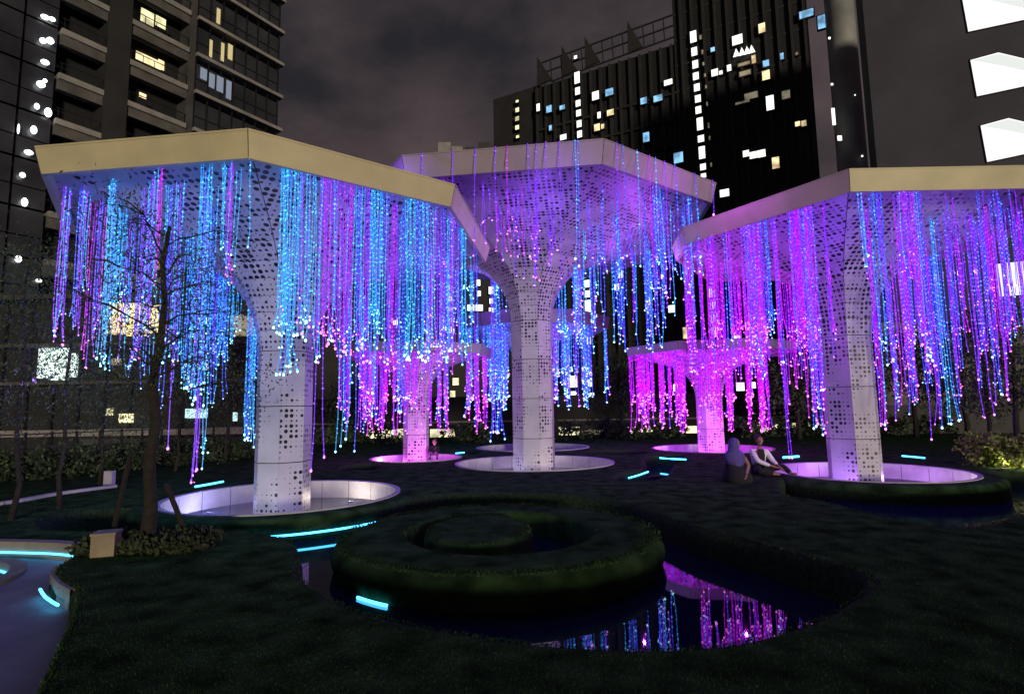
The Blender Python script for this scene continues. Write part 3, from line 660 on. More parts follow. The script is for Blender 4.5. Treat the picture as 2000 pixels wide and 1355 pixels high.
def leaf_cloud(mb, pts, n, spread, size, rs, droop=.7, m=0, thin=.25):
    for _ in range(n):
        c = rs.choice(pts); p = Vector(c) + Vector((rs.gauss(0, spread), rs.gauss(0, spread), rs.gauss(0, spread * .8)))
        d = Vector((rs.gauss(0, .5), rs.gauss(0, .5), -droop + rs.gauss(0, .45))).normalized(); s = size * rs.uniform(.6, 1.4)
        sd_ = d.orthogonal().normalized(); sd_.rotate(Matrix.Rotation(rs.uniform(0, 6.28), 3, d)); sd_ *= s * thin
        mb.quad(p, p + d * s * .5 + sd_, p + d * s, p + d * s * .5 - sd_, m)
def tree(base, h, r, label, seed, crown_n=5000, spread=.22, size=.09, lean=(0, 0), branches=16, crown_from=.45, reach=1.4, mleaf=None, thin=.2, group='trees around the garden', name='young_tree'):
    rs = random.Random(seed); root = empty(name, label, 'tree', tuple(base), group); mb = MB()
    pts = []; rr = []
    for i in range(9):
        t = i / 8; pts.append(Vector(base) + Vector((lean[0] * t + rs.gauss(0, .025) * (i > 0), lean[1] * t + rs.gauss(0, .02), h * t))); rr.append(r * (1.25 if i == 0 else 1) * (1 - .72 * t))
    mb.tube(pts, rr, 9); tips = []
    child(mb, 'trunk', M_bark, root, True)
    br = MB()
    for b in range(branches):
        t = crown_from + (1 - crown_from) * b / branches; i = min(7, int(t * 8)); p = pts[i].lerp(pts[i + 1], t * 8 - i)
        a = b * 2.4 + rs.uniform(-.4, .4); L = reach * rs.uniform(.5, 1) * (1.25 - t * .6); q = [p]
        for j in range(1, 6):
            u = j / 5; q.append(p + Vector((math.cos(a + u * .3) * L * u, math.sin(a + u * .3) * L * u, L * (.75 * u - .45 * u * u) + rs.gauss(0, .03))))
        br.tube(q, [r * .17 * (1 - .8 * j / 5) for j in range(6)], 5); tips += q[2:] + [q[-1]]
        for s_ in range(2):
            q2 = q[rs.randrange(2, 5)]; a2 = a + rs.uniform(-1.2, 1.2); e = q2 + Vector((math.cos(a2) * L * .45, math.sin(a2) * L * .45, L * .1)); br.tube([q2, (q2 + e) / 2 + Vector((0, 0, .04)), e, e + Vector((math.cos(a2) * .15, math.sin(a2) * .15, -.22))], [r * .12, r * .09, r * .05, r * .02], 4); tips += [e, e + Vector((0, 0, -.2))]
    child(br, 'branches', M_bark, root, True)
    cr = MB(); leaf_cloud(cr, tips, crown_n, spread, size, rs, thin=thin); c = child(cr, 'crown', mleaf or M_leaf, root)
    return root
tb = at(287, 1068)
tree(tb, 4.1, .085, 'dark young tree with thin leaves and two wooden stakes at left', 11, 7500, .24, .05, (.05, -.05), 18, .42, 1.35, thin=.16)
for k, (top, bot, lab) in enumerate([((255, 885), (217, 1046), 'left'), ((325, 945), (374, 1052), 'right')]):
    b = at(*bot); t = atd(top[0], top[1], tb.y - .08)
    mb = MB(); mb.tube([b - Vector((0, 0, .1)), t], [.035, .03], 8); tag(mb.build('tree_stake', M_bark), lab + ' wooden stake propping the young tree', 'stake', 'stakes of the young tree')
mb = MB(); rs = random.Random(4)
pts = [(tb.x + rs.uniform(-.65, .75), tb.y + rs.uniform(-.4, .35), .03 + .05 * rs.random()) for _ in range(160)]
leaf_cloud(mb, pts, 5200, .05, .07, rs, droop=-.3, thin=.3); tag(mb.build('ground_cover', mat('low leaves', (.035, .05, .018), .8, noise=.5, nscale=3)), 'low leafy ground cover round the foot of the young tree', 'plants', kind='stuff')

# left dark trees and hanging foliage
for k, (px, py, Y, h, rr, seed, lab) in enumerate([(122, 880, 10.2, 4.6, .04, 21, 'thin dark tree in front of the bright shop window'), (30, 900, 9.2, 4.4, .04, 22, 'dark drooping tree at the left edge before the glass tower'),
        (200, 880, 13.5, 4.2, .04, 23, 'dark slim tree behind the yellow window'), (345, 880, 16.5, 3.4, .04, 24, 'small dark tree between the young tree and the left trunk'), (440, 880, 19, 3.2, .04, 25, 'small dark tree just left of the left trunk')]):
    p = atd(px, py, Y); p.z = 0
    tree(p, h, rr, lab, seed, (1500, 11000, 6500, 4500, 4200)[k], .32, .05, (0, 0), 15, .25, 1.5, thin=.18)
# right trees
for k, (px, Y, h, rr, seed, lab) in enumerate([(1935, 16.5, 3.9, .07, 31, 'slim dark tree left of the lit bushes at right'), (1990, 15.5, 4.2, .09, 32, 'dark tree at the right edge behind the lit bushes'), (1790, 27, 5.2, .12, 33, 'dark tree before the grey wall at right'), (1560, 27, 3.6, .12, 34, 'round dark tree behind the seated man'), (1890, 25, 5.4, .11, 35, 'tall dark tree in front of the far right building'), (700, 30, 3.0, .1, 36, 'far dark tree left of the small magenta tree'), (1215, 31, 4.4, .12, 37, 'far dark tree between the middle and the magenta trees'), (1640, 29, 4.2, .12, 38, 'dark tree half hidden behind the right trunk')]):
    p = atd(px, 850, Y); p.z = 0
    tree(p, h, rr, lab, seed, 2600, .35 if Y > 20 else .22, .16 if Y > 20 else .09, (0, 0), 14, .3, 1.7 if Y > 20 else 1.1, thin=.3, name='dark_tree')
# bushes lit yellow green at right with a small garden lamp
def bush(px, py, Y, w_, h_, lab, m, seed, n=1600, size=.09):
    p = atd(px, py, Y); p.z = 0; rs = random.Random(seed); mb = MB()
    pts = [(p.x + rs.gauss(0, w_ * .4), p.y + rs.gauss(0, .25), h_ * rs.random() ** .8) for _ in range(60)]
    leaf_cloud(mb, pts, n, .08, size, rs, droop=-.2, thin=.3, m=0)
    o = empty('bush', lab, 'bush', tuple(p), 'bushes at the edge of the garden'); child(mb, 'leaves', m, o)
    st = MB()
    for k in range(7):
        a = rs.uniform(0, 6.28); st.tube([p, p + Vector((math.cos(a) * w_ * .4, math.sin(a) * .2, h_ * .9))], [.015, .006], 4)
    child(st, 'stems', M_bark, o)
    return p
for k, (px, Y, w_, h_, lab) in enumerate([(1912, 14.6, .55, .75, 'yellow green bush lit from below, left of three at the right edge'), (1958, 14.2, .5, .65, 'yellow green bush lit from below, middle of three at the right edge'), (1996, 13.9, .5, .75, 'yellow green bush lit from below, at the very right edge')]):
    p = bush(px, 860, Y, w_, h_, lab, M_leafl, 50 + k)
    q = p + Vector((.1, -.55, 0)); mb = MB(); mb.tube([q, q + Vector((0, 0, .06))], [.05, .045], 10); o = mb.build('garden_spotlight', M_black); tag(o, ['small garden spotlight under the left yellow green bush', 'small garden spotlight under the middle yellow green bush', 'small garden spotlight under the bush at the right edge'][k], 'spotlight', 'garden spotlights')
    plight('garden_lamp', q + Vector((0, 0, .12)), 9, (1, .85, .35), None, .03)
for k, px in enumerate([620, 660, 705, 760, 905, 950, 1110, 1180, 1240, 1300, 1470, 1530, 1590, 1750, 1830]):
    bush(px, 850, 28 + (k * 7 % 5) * .5, 1.3, .75 + .3 * ((k * 13) % 4) / 4, 'first second third fourth fifth sixth seventh eighth ninth tenth eleventh twelfth thirteenth fourteenth fifteenth'.split()[k] + ' dark low bush from the left along the far lawn edge', M_leaf, 70 + k, 700, .16)
    bpy.context.scene.collection.objects['bush' + ('.%03d' % (k + 3))]['group'] = 'dark bushes along the far edge of the lawn'

# ------------------------------------------------------------------ people
def skin_body(name, joints, edges, m, parent, sub=2):
    me = bpy.data.meshes.new(name); names = list(joints); me.from_pydata([joints[k][:3] for k in names], [(names.index(a), names.index(b)) for a, b in edges], []); me.materials.append(m)
    o = bpy.data.objects.new(name, me); COL.objects.link(o); o.parent = parent
    sk = o.modifiers.new('skin', 'SKIN'); sk.use_smooth_shade = True
    if not me.skin_vertices: 
        bm = bmesh.new(); bm.from_mesh(me); bm.verts.layers.skin.verify(); bm.to_mesh(me); bm.free()
    for i, k in enumerate(names):
        r = joints[k][3:]; me.skin_vertices[0].data[i].radius = (r[0], r[1] if len(r) > 1 else r[0])
    me.skin_vertices[0].data[0].use_root = True
    ss = o.modifiers.new('sub', 'SUBSURF'); ss.levels = sub; ss.render_levels = sub
    return o
def ellip(mb, c, r, n=14, m_=10, mi=0, deform=None):
    rows = []
    for i in range(m_ + 1):
        ph = math.pi * i / m_; ph = min(max(ph, .02), math.pi - .02)
        rows.append([Vector((c[0] + r[0] * math.sin(ph) * math.cos(2 * math.pi * j / n), c[1] + r[1] * math.sin(ph) * math.sin(2 * math.pi * j / n), c[2] - r[2] * math.cos(ph))) for j in range(n)])
    if deform: rows = [[deform(p) for p in r_] for r_ in rows]
    strip_rows(mb, rows, mi)
def head(mb, c, face_dir, s=1.0):
    f = Vector((face_dir[0], face_dir[1], 0)).normalized(); sdv = Vector((-f.y, f.x, 0))
    def dfm(p):
        q = p - Vector(c); fr = q.dot(f)
        if q.z < 0: q = q - sdv * q.dot(sdv) * .35 * (-q.z / (.12 * s)) - f * min(0, fr) * .5 * (-q.z / (.12 * s))
        return Vector(c) + q
    ellip(mb, c, (.078 * s, .088 * s, .12 * s), 16, 12, 0, dfm)
    C = Vector(c)
    mb.tube([C + f * .080 * s + Vector((0, 0, .02 * s)), C + f * .10 * s - Vector((0, 0, .02 * s)), C + f * .082 * s - Vector((0, 0, .03 * s))], [.008 * s, .016 * s, .010 * s], 6)   # nose
    for k in (-1, 1): ellip(mb, C + sdv * .08 * s * k - f * .01 * s, (.012 * s, .02 * s, .03 * s), 8, 6)   # ears
def hand(joints, edges, wrist, tip_dir, pre):
    w_ = Vector(joints[wrist][:3]); d = Vector(tip_dir).normalized(); sdv = d.cross(Vector((0, 0, 1))).normalized()
    joints[pre + 'palm'] = (*(w_ + d * .06), .026, .016); edges.append((wrist, pre + 'palm'))
    for k, off in enumerate((-.026, -.009, .009, .026)):
        a = w_ + d * .10 + sdv * off; L = (.05, .065, .06, .045)[k]; b = a + d * L + Vector((0, 0, -.018))
        joints[pre + 'f%da' % k] = (*a, .009); joints[pre + 'f%db' % k] = (*b, .007); edges += [(pre + 'palm', pre + 'f%da' % k), (pre + 'f%da' % k, pre + 'f%db' % k)]
    a = w_ + d * .055 - sdv * .045; joints[pre + 't'] = (*a, .01); edges.append((pre + 'palm', pre + 't'))
# seated man in the white shirt
mp_ = at(1487, 926); mp_.x -= .02
man = empty('person', 'seated man in an open white shirt over a dark top beside the right basin', 'person', (mp_.x, mp_.y, 0), 'people sitting on the lawn')
J = {'hip': (0, .05, .13, .13, .11), 'waist': (-.01, .03, .30, .115, .085), 'chest': (.0, 0, .47, .14, .09), 'neck0': (.0, -.02, .60, .055), 'neck1': (.0, -.035, .68, .045)}
E = [('hip', 'waist'), ('waist', 'chest'), ('chest', 'neck0'), ('neck0', 'neck1')]
J.update({'shL': (-.17, -.01, .54, .05), 'elL': (-.13, -.20, .33, .04), 'wrL': (.22, -.28, .20, .026), 'shR': (.17, -.01, .54, .05), 'elR': (.27, -.08, .32, .04), 'wrR': (.33, -.27, .20, .026)})
E += [('chest', 'shL'), ('shL', 'elL'), ('elL', 'wrL'), ('chest', 'shR'), ('shR', 'elR'), ('elR', 'wrR')]
J.update({'thL': (-.09, -.06, .12, .085), 'knL': (-.20, -.40, .13, .06), 'anL': (.12, -.44, .06, .04), 'toL': (.26, -.46, .05, .03), 'thR': (.10, -.04, .13, .085), 'knR': (.45, -.22, .20, .06), 'anR': (.52, -.42, .06, .038), 'toR': (.62, -.52, .04, .03)})
E += [('hip', 'thL'), ('thL', 'knL'), ('knL', 'anL'), ('anL', 'toL'), ('hip', 'thR'), ('thR', 'knR'), ('knR', 'anR'), ('anR', 'toR')]
hand(J, E, 'wrL', (.85, -.3, -.3), 'a'); hand(J, E, 'wrR', (.3, -.6, -.4), 'b')
skin_body('body', J, E, M_skin, man)
def sub(names, grow):
    return {k: (*J[k][:3], *[r + grow for r in J[k][3:]]) for k in names}
sj = sub(['waist', 'chest', 'shL', 'elL', 'shR', 'elR', 'hip'], .022); sj['wL'] = (.13, -.265, .225, .04); sj['wR'] = (.315, -.22, .235, .04)
sj = {k: sj[k] for k in ['waist', 'chest', 'shL', 'elL', 'shR', 'elR', 'hip', 'wL', 'wR']}
so_ = skin_body('shirt', sj, [('waist', 'hip'), ('waist', 'chest'), ('chest', 'shL'), ('shL', 'elL'), ('elL', 'wL'), ('chest', 'shR'), ('shR', 'elR'), ('elR', 'wR')], M_shirt, man)
mb = MB(); mb.poly([(-.05, -.125, .60), (.06, -.125, .60), (.075, -.145, .45), (.045, -.14, .22), (-.03, -.14, .22), (-.065, -.145, .45)]); mb.poly([(-.05, -.11, .60), (.06, -.11, .60), (.075, -.12, .45), (.045, -.12, .22), (-.03, -.12, .22), (-.065, -.12, .45)])
mb.build('dark_top', M_darkcloth, man)
tj = sub(['hip', 'thL', 'knL', 'thR', 'knR', 'anR', 'anL'], .018); skin_body('trousers', tj, [('hip', 'thL'), ('thL', 'knL'), ('knL', 'anL'), ('hip', 'thR'), ('thR', 'knR'), ('knR', 'anR')], M_darkcloth, man)
mb = MB(); head(mb, (-.0, -.045, .79), (-.1, -1)); mb.build('head', M_skin, man, True)
mb = MB(); ellip(mb, (0, -.015, .835), (.092, .098, .10), 16, 10); mb.build('hair', M_hair, man, True)
for k in (-1, 1):
    mb = MB(); ellip(mb, (-.008 + k * .03, -.128, .80), (.012, .006, .007), 8, 6); mb.build('eye', M_hair, man, True)
# seated woman with the indigo headscarf
wp = at(1438, 941)
wo = empty('person', 'seated woman in a long indigo headscarf and black skirt, turned towards the man', 'person', (wp.x, wp.y, 0), 'people sitting on the lawn')
wo.scale = (1.04,) * 3
mb = MB()
def robe(rings_, n=20):
    rows = []
    for (cx, cy, z, rx, ry) in rings_:
        rows.append([Vector((cx + rx * math.cos(2 * math.pi * j / n) * (1 + .05 * math.sin(5 * j)), cy + ry * math.sin(2 * math.pi * j / n), z)) for j in range(n)])
    return rows
strip_rows(mb, robe([(.02, 0, .0, .27, .30), (.02, 0, .05, .29, .33), (.02, -.01, .14, .27, .30), (.0, .0, .26, .21, .2), (-.01, .02, .40, .17, .13), (0, .02, .52, .19, .11), (0, .02, .60, .12, .08), (0, .02, .66, .05, .05)]))
mb.build('robe', M_darkcloth, wo, True)
J = {'shR': (.17, 0, .54, .05), 'elR': (.25, -.05, .34, .045), 'wrR': (.13, -.22, .18, .028), 'shX': (.05, .02, .52, .06)}; E = [('shX', 'shR'), ('shR', 'elR'), ('elR', 'wrR')]
skin_body('sleeve', J, E, M_tancloth, wo)
J = {'wrR': (.13, -.22, .18, .02)}; E = []; hand(J, E, 'wrR', (-.5, -.6, -.4), 'h'); skin_body('hand', J, E, M_skin, wo, 1)
mb = MB(); head(mb, (.035, .0, .77), (1, -.1)); mb.build('head', M_skin, wo, True)
mb = MB(); strip_rows(mb, robe([(.04, -.03, .20, .02, .10), (.02, -.02, .28, .10, .13), (0, 0, .38, .175, .155), (-.01, 0, .50, .215, .145), (-.01, 0, .58, .19, .13), (-.02, 0, .66, .11, .11), (-.015, 0, .74, .105, .115), (-.01, 0, .82, .10, .11), (0, 0, .88, .07, .08), (0, 0, .905, .02, .02)], 24))
mb.build('headscarf', M_scarf, wo, True)
# third small figure by the small basin
qp = at(848, 897)
po = empty('person', 'small crouching person in dark clothes before the small magenta lit basin', 'person', (qp.x, qp.y, 0), 'people sitting on the lawn'); po.scale = (.85,) * 3
J = {'hip': (0, .05, .14, .13, .12), 'chest': (0, -.02, .42, .13, .09), 'neck': (.02, -.06, .56, .05), 'shL': (-.16, -.02, .48, .05), 'elL': (-.2, -.2, .3, .04), 'wrL': (-.02, -.3, .3, .03), 'shR': (.16, -.02, .48, .05), 'elR': (.2, -.2, .3, .04), 'wrR': (.04, -.3, .3, .03),
     'knL': (-.15, -.32, .34, .07), 'anL': (-.14, -.22, .05, .045), 'toL': (-.14, -.36, .03, .03), 'knR': (.15, -.32, .34, .07), 'anR': (.14, -.22, .05, .045), 'toR': (.14, -.36, .03, .03)}
E = [('hip', 'chest'), ('chest', 'neck'), ('chest', 'shL'), ('shL', 'elL'), ('elL', 'wrL'), ('chest', 'shR'), ('shR', 'elR'), ('elR', 'wrR'), ('hip', 'knL'), ('knL', 'anL'), ('anL', 'toL'), ('hip', 'knR'), ('knR', 'anR'), ('anR', 'toR')]
skin_body('body', J, E, M_darkcloth, po)
mb = MB(); head(mb, (.03, -.09, .66), (.2, -1)); mb.build('head', M_skin, po, True)
mb = MB(); ellip(mb, (.03, -.05, .70), (.095, .10, .105), 14, 10); mb.build('hair', M_hair, po, True)

# ------------------------------------------------------------------ buildings
M_twr = mat('near black facade', (.010, .010, .012), .7, noise=.3, nscale=.5)
M_twr2 = mat('charcoal concrete', (.022, .021, .022), .8, noise=.25, nscale=.6)
M_con = mat('grey concrete', (.26, .245, .23), .8, noise=.25, nscale=.8)
M_cond = mat('dark grey concrete', (.055, .052, .05), .85, noise=.3, nscale=.8)
M_pillar = mat('grey metal cladding', (.26, .27, .26), .6, noise=.3, nscale=.3)
M_wall = mat('grey rendered wall', (.078, .078, .095), .9, noise=.18, nscale=.3)
M_midgrey = mat('soffit and slab grey', (.10, .095, .09), .85, noise=.35, nscale=.9)  # tone of the strips replacing lit balcony soffits, also on pavilion slabs
M_shade = mat('tinted tower glass', (.035, .036, .045), .25, noise=.4, nscale=.4)
def facade(P0, u):
    u = Vector((u[0], u[1], 0)).normalized(); n = Vector((u.y, -u.x, 0))
    if n.dot(EYE - P0) < 0: n = -n
    M = Matrix(((u.x, n.x, 0, P0.x), (u.y, n.y, 0, P0.y), (0, 0, 1, 0), (0, 0, 0, 1)))
    def uz(px, py, off=0):
        q = on_plane(px, py, P0 + n * off, n); return (q - P0).dot(u), q.z
    return M, uz, n
def fbox(M, name, m, root, u0, u1, n0, n1, z0, z1):
    mb = MB(); mb.box(u0, u1, n0, n1, z0, z1, M); return child(mb, name, m, root)

# centre tower
P0 = Vector((33.8, 60, 0)); M1, uz1, n1 = facade(P0, (-.876, .48))
ct = empty('office_tower', 'tall black tower with scattered lit windows and two bright stair columns', 'building', (P0.x, P0.y, -.7))
ul = uz1(1052, 200)[0]; ue = uz1(962, 300)[0]; umid = uz1(1316, 60)[0]; zr = uz1(1200, 155)[1]
Hm = uz1(1180, 128)[1]
ZB_ = uz1(1160, 137)[1]; fbox(M1, 'tower_body', M_twr, ct, umid, ul, -14, 0, -.7, ZB_); fbox(M1, 'tower_wing', M_twr2, ct, ul, ue, -14, -.4, -.7, uz1(1000, 180)[1])
fbox(M1, 'tower_block', M_twr, ct, -.5, umid, -16, .3, -.7, 72)
for k in range(26):
    u = -.3 + k * (ul + .3) / 25
    fbox(M1, 'fin', M_twr2, ct, u, u + .28, (.3 if u < umid else 0), (.75 if u < umid else .45), 0, 70 if u < umid - .3 else ZB_ - .1)
for k in range(20):
    z = 3 + k * 3.4
    fbox(M1, 'floor_band', M_twr2, ct, -.5, umid if z > 42 else ul, .301 if z > 42 else .0, .36, z, z + .3)
def wins(lst, m, M, uz, root, off=.5, name='window'):
    for (x, y, w_, h_) in lst:
        u, z = uz(x, y, off); s = abs(uz(x + w_ / 2, y, off)[0] - uz(x - w_ / 2, y, off)[0]) / 2; zh = abs(uz(x, y + h_ / 2, off)[1] - uz(x, y - h_ / 2, off)[1]) / 2
        fr = fbox(M, 'window', M_twr2, root, u - s - .12, u + s + .12, off - .3, off - .02, z - zh - .12, z + zh + .12)
        p = fbox(M, 'pane', m, root, u - s, u + s, off - .015, off + .01, z - zh, z + zh); p.parent = fr
s1 = [(1127, 152, 10, 22), (1128, 178, 9, 14), (1129, 202, 9, 12), (1130, 221, 9, 12), (1131, 242, 9, 13), (1132, 262, 9, 13), (1124, 112, 6, 6)]
s2 = [(1354, 72, 12, 22), (1356, 101, 11, 16), (1358, 126, 11, 15), (1359, 149, 11, 14), (1361, 171, 11, 14), (1363, 193, 11, 14), (1364, 215, 11, 14), (1367, 242, 12, 24), (1369, 271, 12, 13), (1371, 298, 12, 24), (1373, 326, 11, 12), (1374, 343, 10, 8)]
wins(s1 + s2, W_white, M1, uz1, ct, .8)
wins([(1010, 198, 5, 4), (1010, 215, 7, 8), (1010, 232, 7, 8), (1010, 249, 7, 8), (1011, 267, 6, 5)], W_shop, M1, uz1, ct, .3)
s3 = [(1372, 102, 3, 8), (1374, 125, 3, 6), (1377, 147, 3, 6), (1379, 170, 3, 6), (1381, 203, 3, 8), (1384, 245, 3, 10), (1386, 270, 3, 8), (1389, 322, 3, 8), (1368, 73, 4, 8)]
wins(s3, W_dim, M1, uz1, ct, .8)
wins([(1163, 187, 13, 16), (1440, 78, 20, 18), (1305, 161, 16, 10), (1396, 142, 13, 13), (1408, 142, 6, 7), (1424, 133, 8, 12), (1504, 201, 15, 28), (1170, 225, 6, 12), (1100, 268, 12, 10), (1051, 210, 6, 14),
      (1457, 300, 12, 12), (1471, 303, 14, 13), (1487, 300, 16, 14), (1415, 377, 18, 14)], W_white, M1, uz1, ct, .8)
wins([(1488, 55, 13, 18), (1472, 116, 8, 16), (1496, 147, 15, 18), (1192, 220, 13, 11), (1166, 249, 11, 13), (1177, 247, 6, 9), (1515, 318, 14, 22), (1558, 242, 10, 9), (1570, 241, 10, 11), (1340, 650, 12, 22)], W_warm, M1, uz1, ct, .8)
wins([(1190, 180, 15, 13), (1072, 213, 10, 13), (1098, 210, 10, 8), (1257, 197, 12, 12), (1285, 192, 17, 12), (1262, 268, 12, 18), (1325, 308, 18, 20), (1496, 124, 12, 12), (1575, 27, 28, 14), (1605, 43, 16, 26), (1527, 110, 7, 12), (1075, 250, 5, 10), (1392, 97, 8, 8)], W_blue, M1, uz1, ct, .8)
wins([(1453, 125, 24, 6), (1455, 143, 22, 9), (1467, 187, 26, 12), (1450, 200, 28, 4), (1535, 185, 16, 16), (1556, 105, 5, 5)], W_dim, M1, uz1, ct, .8)
for k, x in enumerate((1438, 1449, 1459, 1468)):      # row of pendant lamps seen as small peaks
    u, z = uz1(x, 103 - k * 2.3, .8); mb = MB(); mb.poly([M1 @ Vector((u + .38, .82, z - .5)), M1 @ Vector((u - .38, .82, z - .5)), M1 @ Vector((u, .82, z + .5))][::-1]); child(mb, 'pendant_lamp', W_white, ct)
wins([(1146, 536, 10, 13), (1146, 554, 10, 14), (1147, 574, 10, 13), (1148, 598, 11, 24), (1391, 572, 11, 17), (1393, 597, 11, 15), (1395, 622, 12, 17), (1396, 646, 11, 15), (1465, 636, 18, 16), (1210, 518, 14, 9), (1212, 536, 9, 14), (1205, 560, 10, 12), (1312, 603, 13, 14),
      (1150, 665, 9, 14), (1440, 660, 14, 10), (1468, 660, 22, 9), (1120, 745, 14, 22), (1152, 748, 8, 14), (1120, 772, 10, 16), (1156, 773, 9, 12)], W_white, M1, uz1, ct, .8)
wins([(1324, 757, 18, 14), (1325, 804, 16, 9), (1446, 755, 16, 16), (1470, 752, 12, 12), (1446, 778, 12, 14), (1409, 755, 6, 14), (1410, 780, 6, 16)], W_white, M1, uz1, ct, .8)
# roof frame of the tower: rails, posts and blade-like fins
def pt1(px, py, off=.2): u, z = uz1(px, py, off); return u, z
def bar(a, b, r=.12):
    (u0, z0), (u1, z1) = pt1(*a), pt1(*b); mb = MB(); mb.tube([M1 @ Vector((u0, .2, z0)), M1 @ Vector((u1, .2, z1))], r, 4); child(mb, 'roof_rail', M_twr2, ct)
for a, b in [((1058, 123), (1318, 28)), ((1066, 141), (1318, 49)), ((1075, 160), (1318, 72))]: bar(a, b)
for k in range(13):
    x = 1075 + k * 20; yt = 123 - (x - 1058) * .365; bar((x, yt), (x + 3, yt + 42), .08)
for x, y in ((1050, 112), (1098, 92), (1143, 74), (1226, 44)):
    u, z = pt1(x, y); ub, _ = pt1(x + 28, y); mb = MB()
    tri = [(u, z), (u + .1, z - 4.5), (ub, z - 4.2)]
    for s_ in (0, .25): mb.poly([M1 @ Vector((a, .2 + s_, b)) for a, b in (tri if s_ else tri[::-1])])
    for i in range(3):
        (a, b), (c, d) = tri[i], tri[(i + 1) % 3]; mb.quad(M1 @ Vector((a, .2, b)), M1 @ Vector((c, .2, d)), M1 @ Vector((c, .45, d)), M1 @ Vector((a, .45, b)))
    child(mb, 'roof_fin', M_twr2, ct)
# cladding pillar right of the tower
a, b = atd(1618, 20, 58), atd(1655, 20, 58)
pr = empty('tower_pillar', 'tall grey clad corner pillar at the right side of the black tower', 'building', (a.x, a.y, -.7))
pcx = 35.2; mb = MB()
cpos = [atd(1645, 60, 57)]; cx_, cy_ = atd(1652, 170, 57.2).x, 57.2
n = 20; strip_rows(mb, [[Vector((cx_ + 1.4 * math.cos(2 * math.pi * j / n), cy_ + 1.4 * math.sin(2 * math.pi * j / n), z)) for j in range(n)] for z in (-.7, 20, 35, 50, 72)]); child(mb, 'shaft', M_pillar, pr, True)
for (x, y, w_, h_) in [(1620, 75, 4, 4), (1625, 165, 4, 4), (1628, 228, 6, 36), (1640, 270, 8, 10), (1684, 305, 3, 3), (1670, 186, 2, 2)]:
    q = atd(x, y, 55.3); s = w_ * 55.3 / 1100 / 2; hh = h_ * 55.3 / 1100 / 2; mb = MB(); mb.box(q.x - s, q.x + s, q.y - .05, q.y + .05, q.z - hh, q.z + hh); child(mb, 'wall_lamp', W_white, pr)

# far right building with big lit windows
P3 = Vector((30.4, 37.2, 0)); M3, uz3, n3 = facade(P3, (-.85, .525))
rb = empty('grey_building', 'plain grey building with three big bright white windows at top right', 'building', (P3.x, P3.y, -.7))
ul3 = uz3(1702, 200)[0]; ur3 = uz3(2300, 200)[0]
fbox(M3, 'wall', M_wall, rb, ur3 - 4, ul3, -12, 0, -.7, 40)
W_room = emi('lit room wall', (1, 1, 1), 1.0); W_ceil = emi('lit room ceiling', (.86, .92, .90), .82)
def pent(pts, name='window'):
    q = [uz3(x, y, .02) for x, y in pts]
    fr = MB(); c = (sum(a for a, _ in q) / len(q), sum(b for _, b in q) / len(q))
    big = [(c[0] + (a - c[0]) * 1.03, c[1] + (b - c[1]) * 1.05) for a, b in q]
    for i in range(len(q)):
        j = (i + 1) % len(q); fr.quad(M3 @ Vector((big[i][0], .06, big[i][1])), M3 @ Vector((big[j][0], .06, big[j][1])), M3 @ Vector((q[j][0], .06, q[j][1])), M3 @ Vector((q[i][0], .06, q[i][1])))
        fr.quad(M3 @ Vector((big[i][0], .0, big[i][1])), M3 @ Vector((big[j][0], .0, big[j][1])), M3 @ Vector((big[j][0], .06, big[j][1])), M3 @ Vector((big[i][0], .06, big[i][1])))
    f = child(fr, name, M_black, rb)
    pn = MB(); pn.poly([M3 @ Vector((a, .03, b)) for a, b in q]); o = child(pn, 'pane', W_room, rb); o.parent = f
    return f, q
for dy, dx in ((0, 0), (128, 20), (-126, -17)):
    f, q = pent([(1895 + dx, 118 + dy), (1908 + dx, 189 + dy), (2030 + dx, 163 + dy), (2030 + dx, 122 + dy), (1950 + dx, 103 + dy)])
    c1 = [uz3(x, y, .02) for x, y in ((1898 + dx, 119 + dy), (1950 + dx, 105 + dy), (2028 + dx, 124 + dy), (2028 + dx, 146 + dy), (1960 + dx, 130 + dy))]
    mb = MB(); mb.poly([M3 @ Vector((a, .045, b)) for a, b in c1]); o = child(mb, 'ceiling_panel', W_ceil, rb); o.parent = f
for (x, y, w_, h_) in [(1978, 545, 44, 60), (1995, 690, 20, 50), (2010, 640, 30, 30)]:
    u, z = uz3(x, y); s = w_ / 2 * .036; fbox(M3, 'window', M_twr2, rb, u - s - .1, u + s + .1, 0, .05, z - h_ * .018 - .1, z + h_ * .018 + .1); fbox(M3, 'pane', W_room, rb, u - s, u + s, .051, .07, z - h_ * .018, z + h_ * .018)
for z in (1.2, 4.6): fbox(M3, 'string_course', M_cond, rb, ur3 - 4, ul3, 0, .12, z, z + .25)

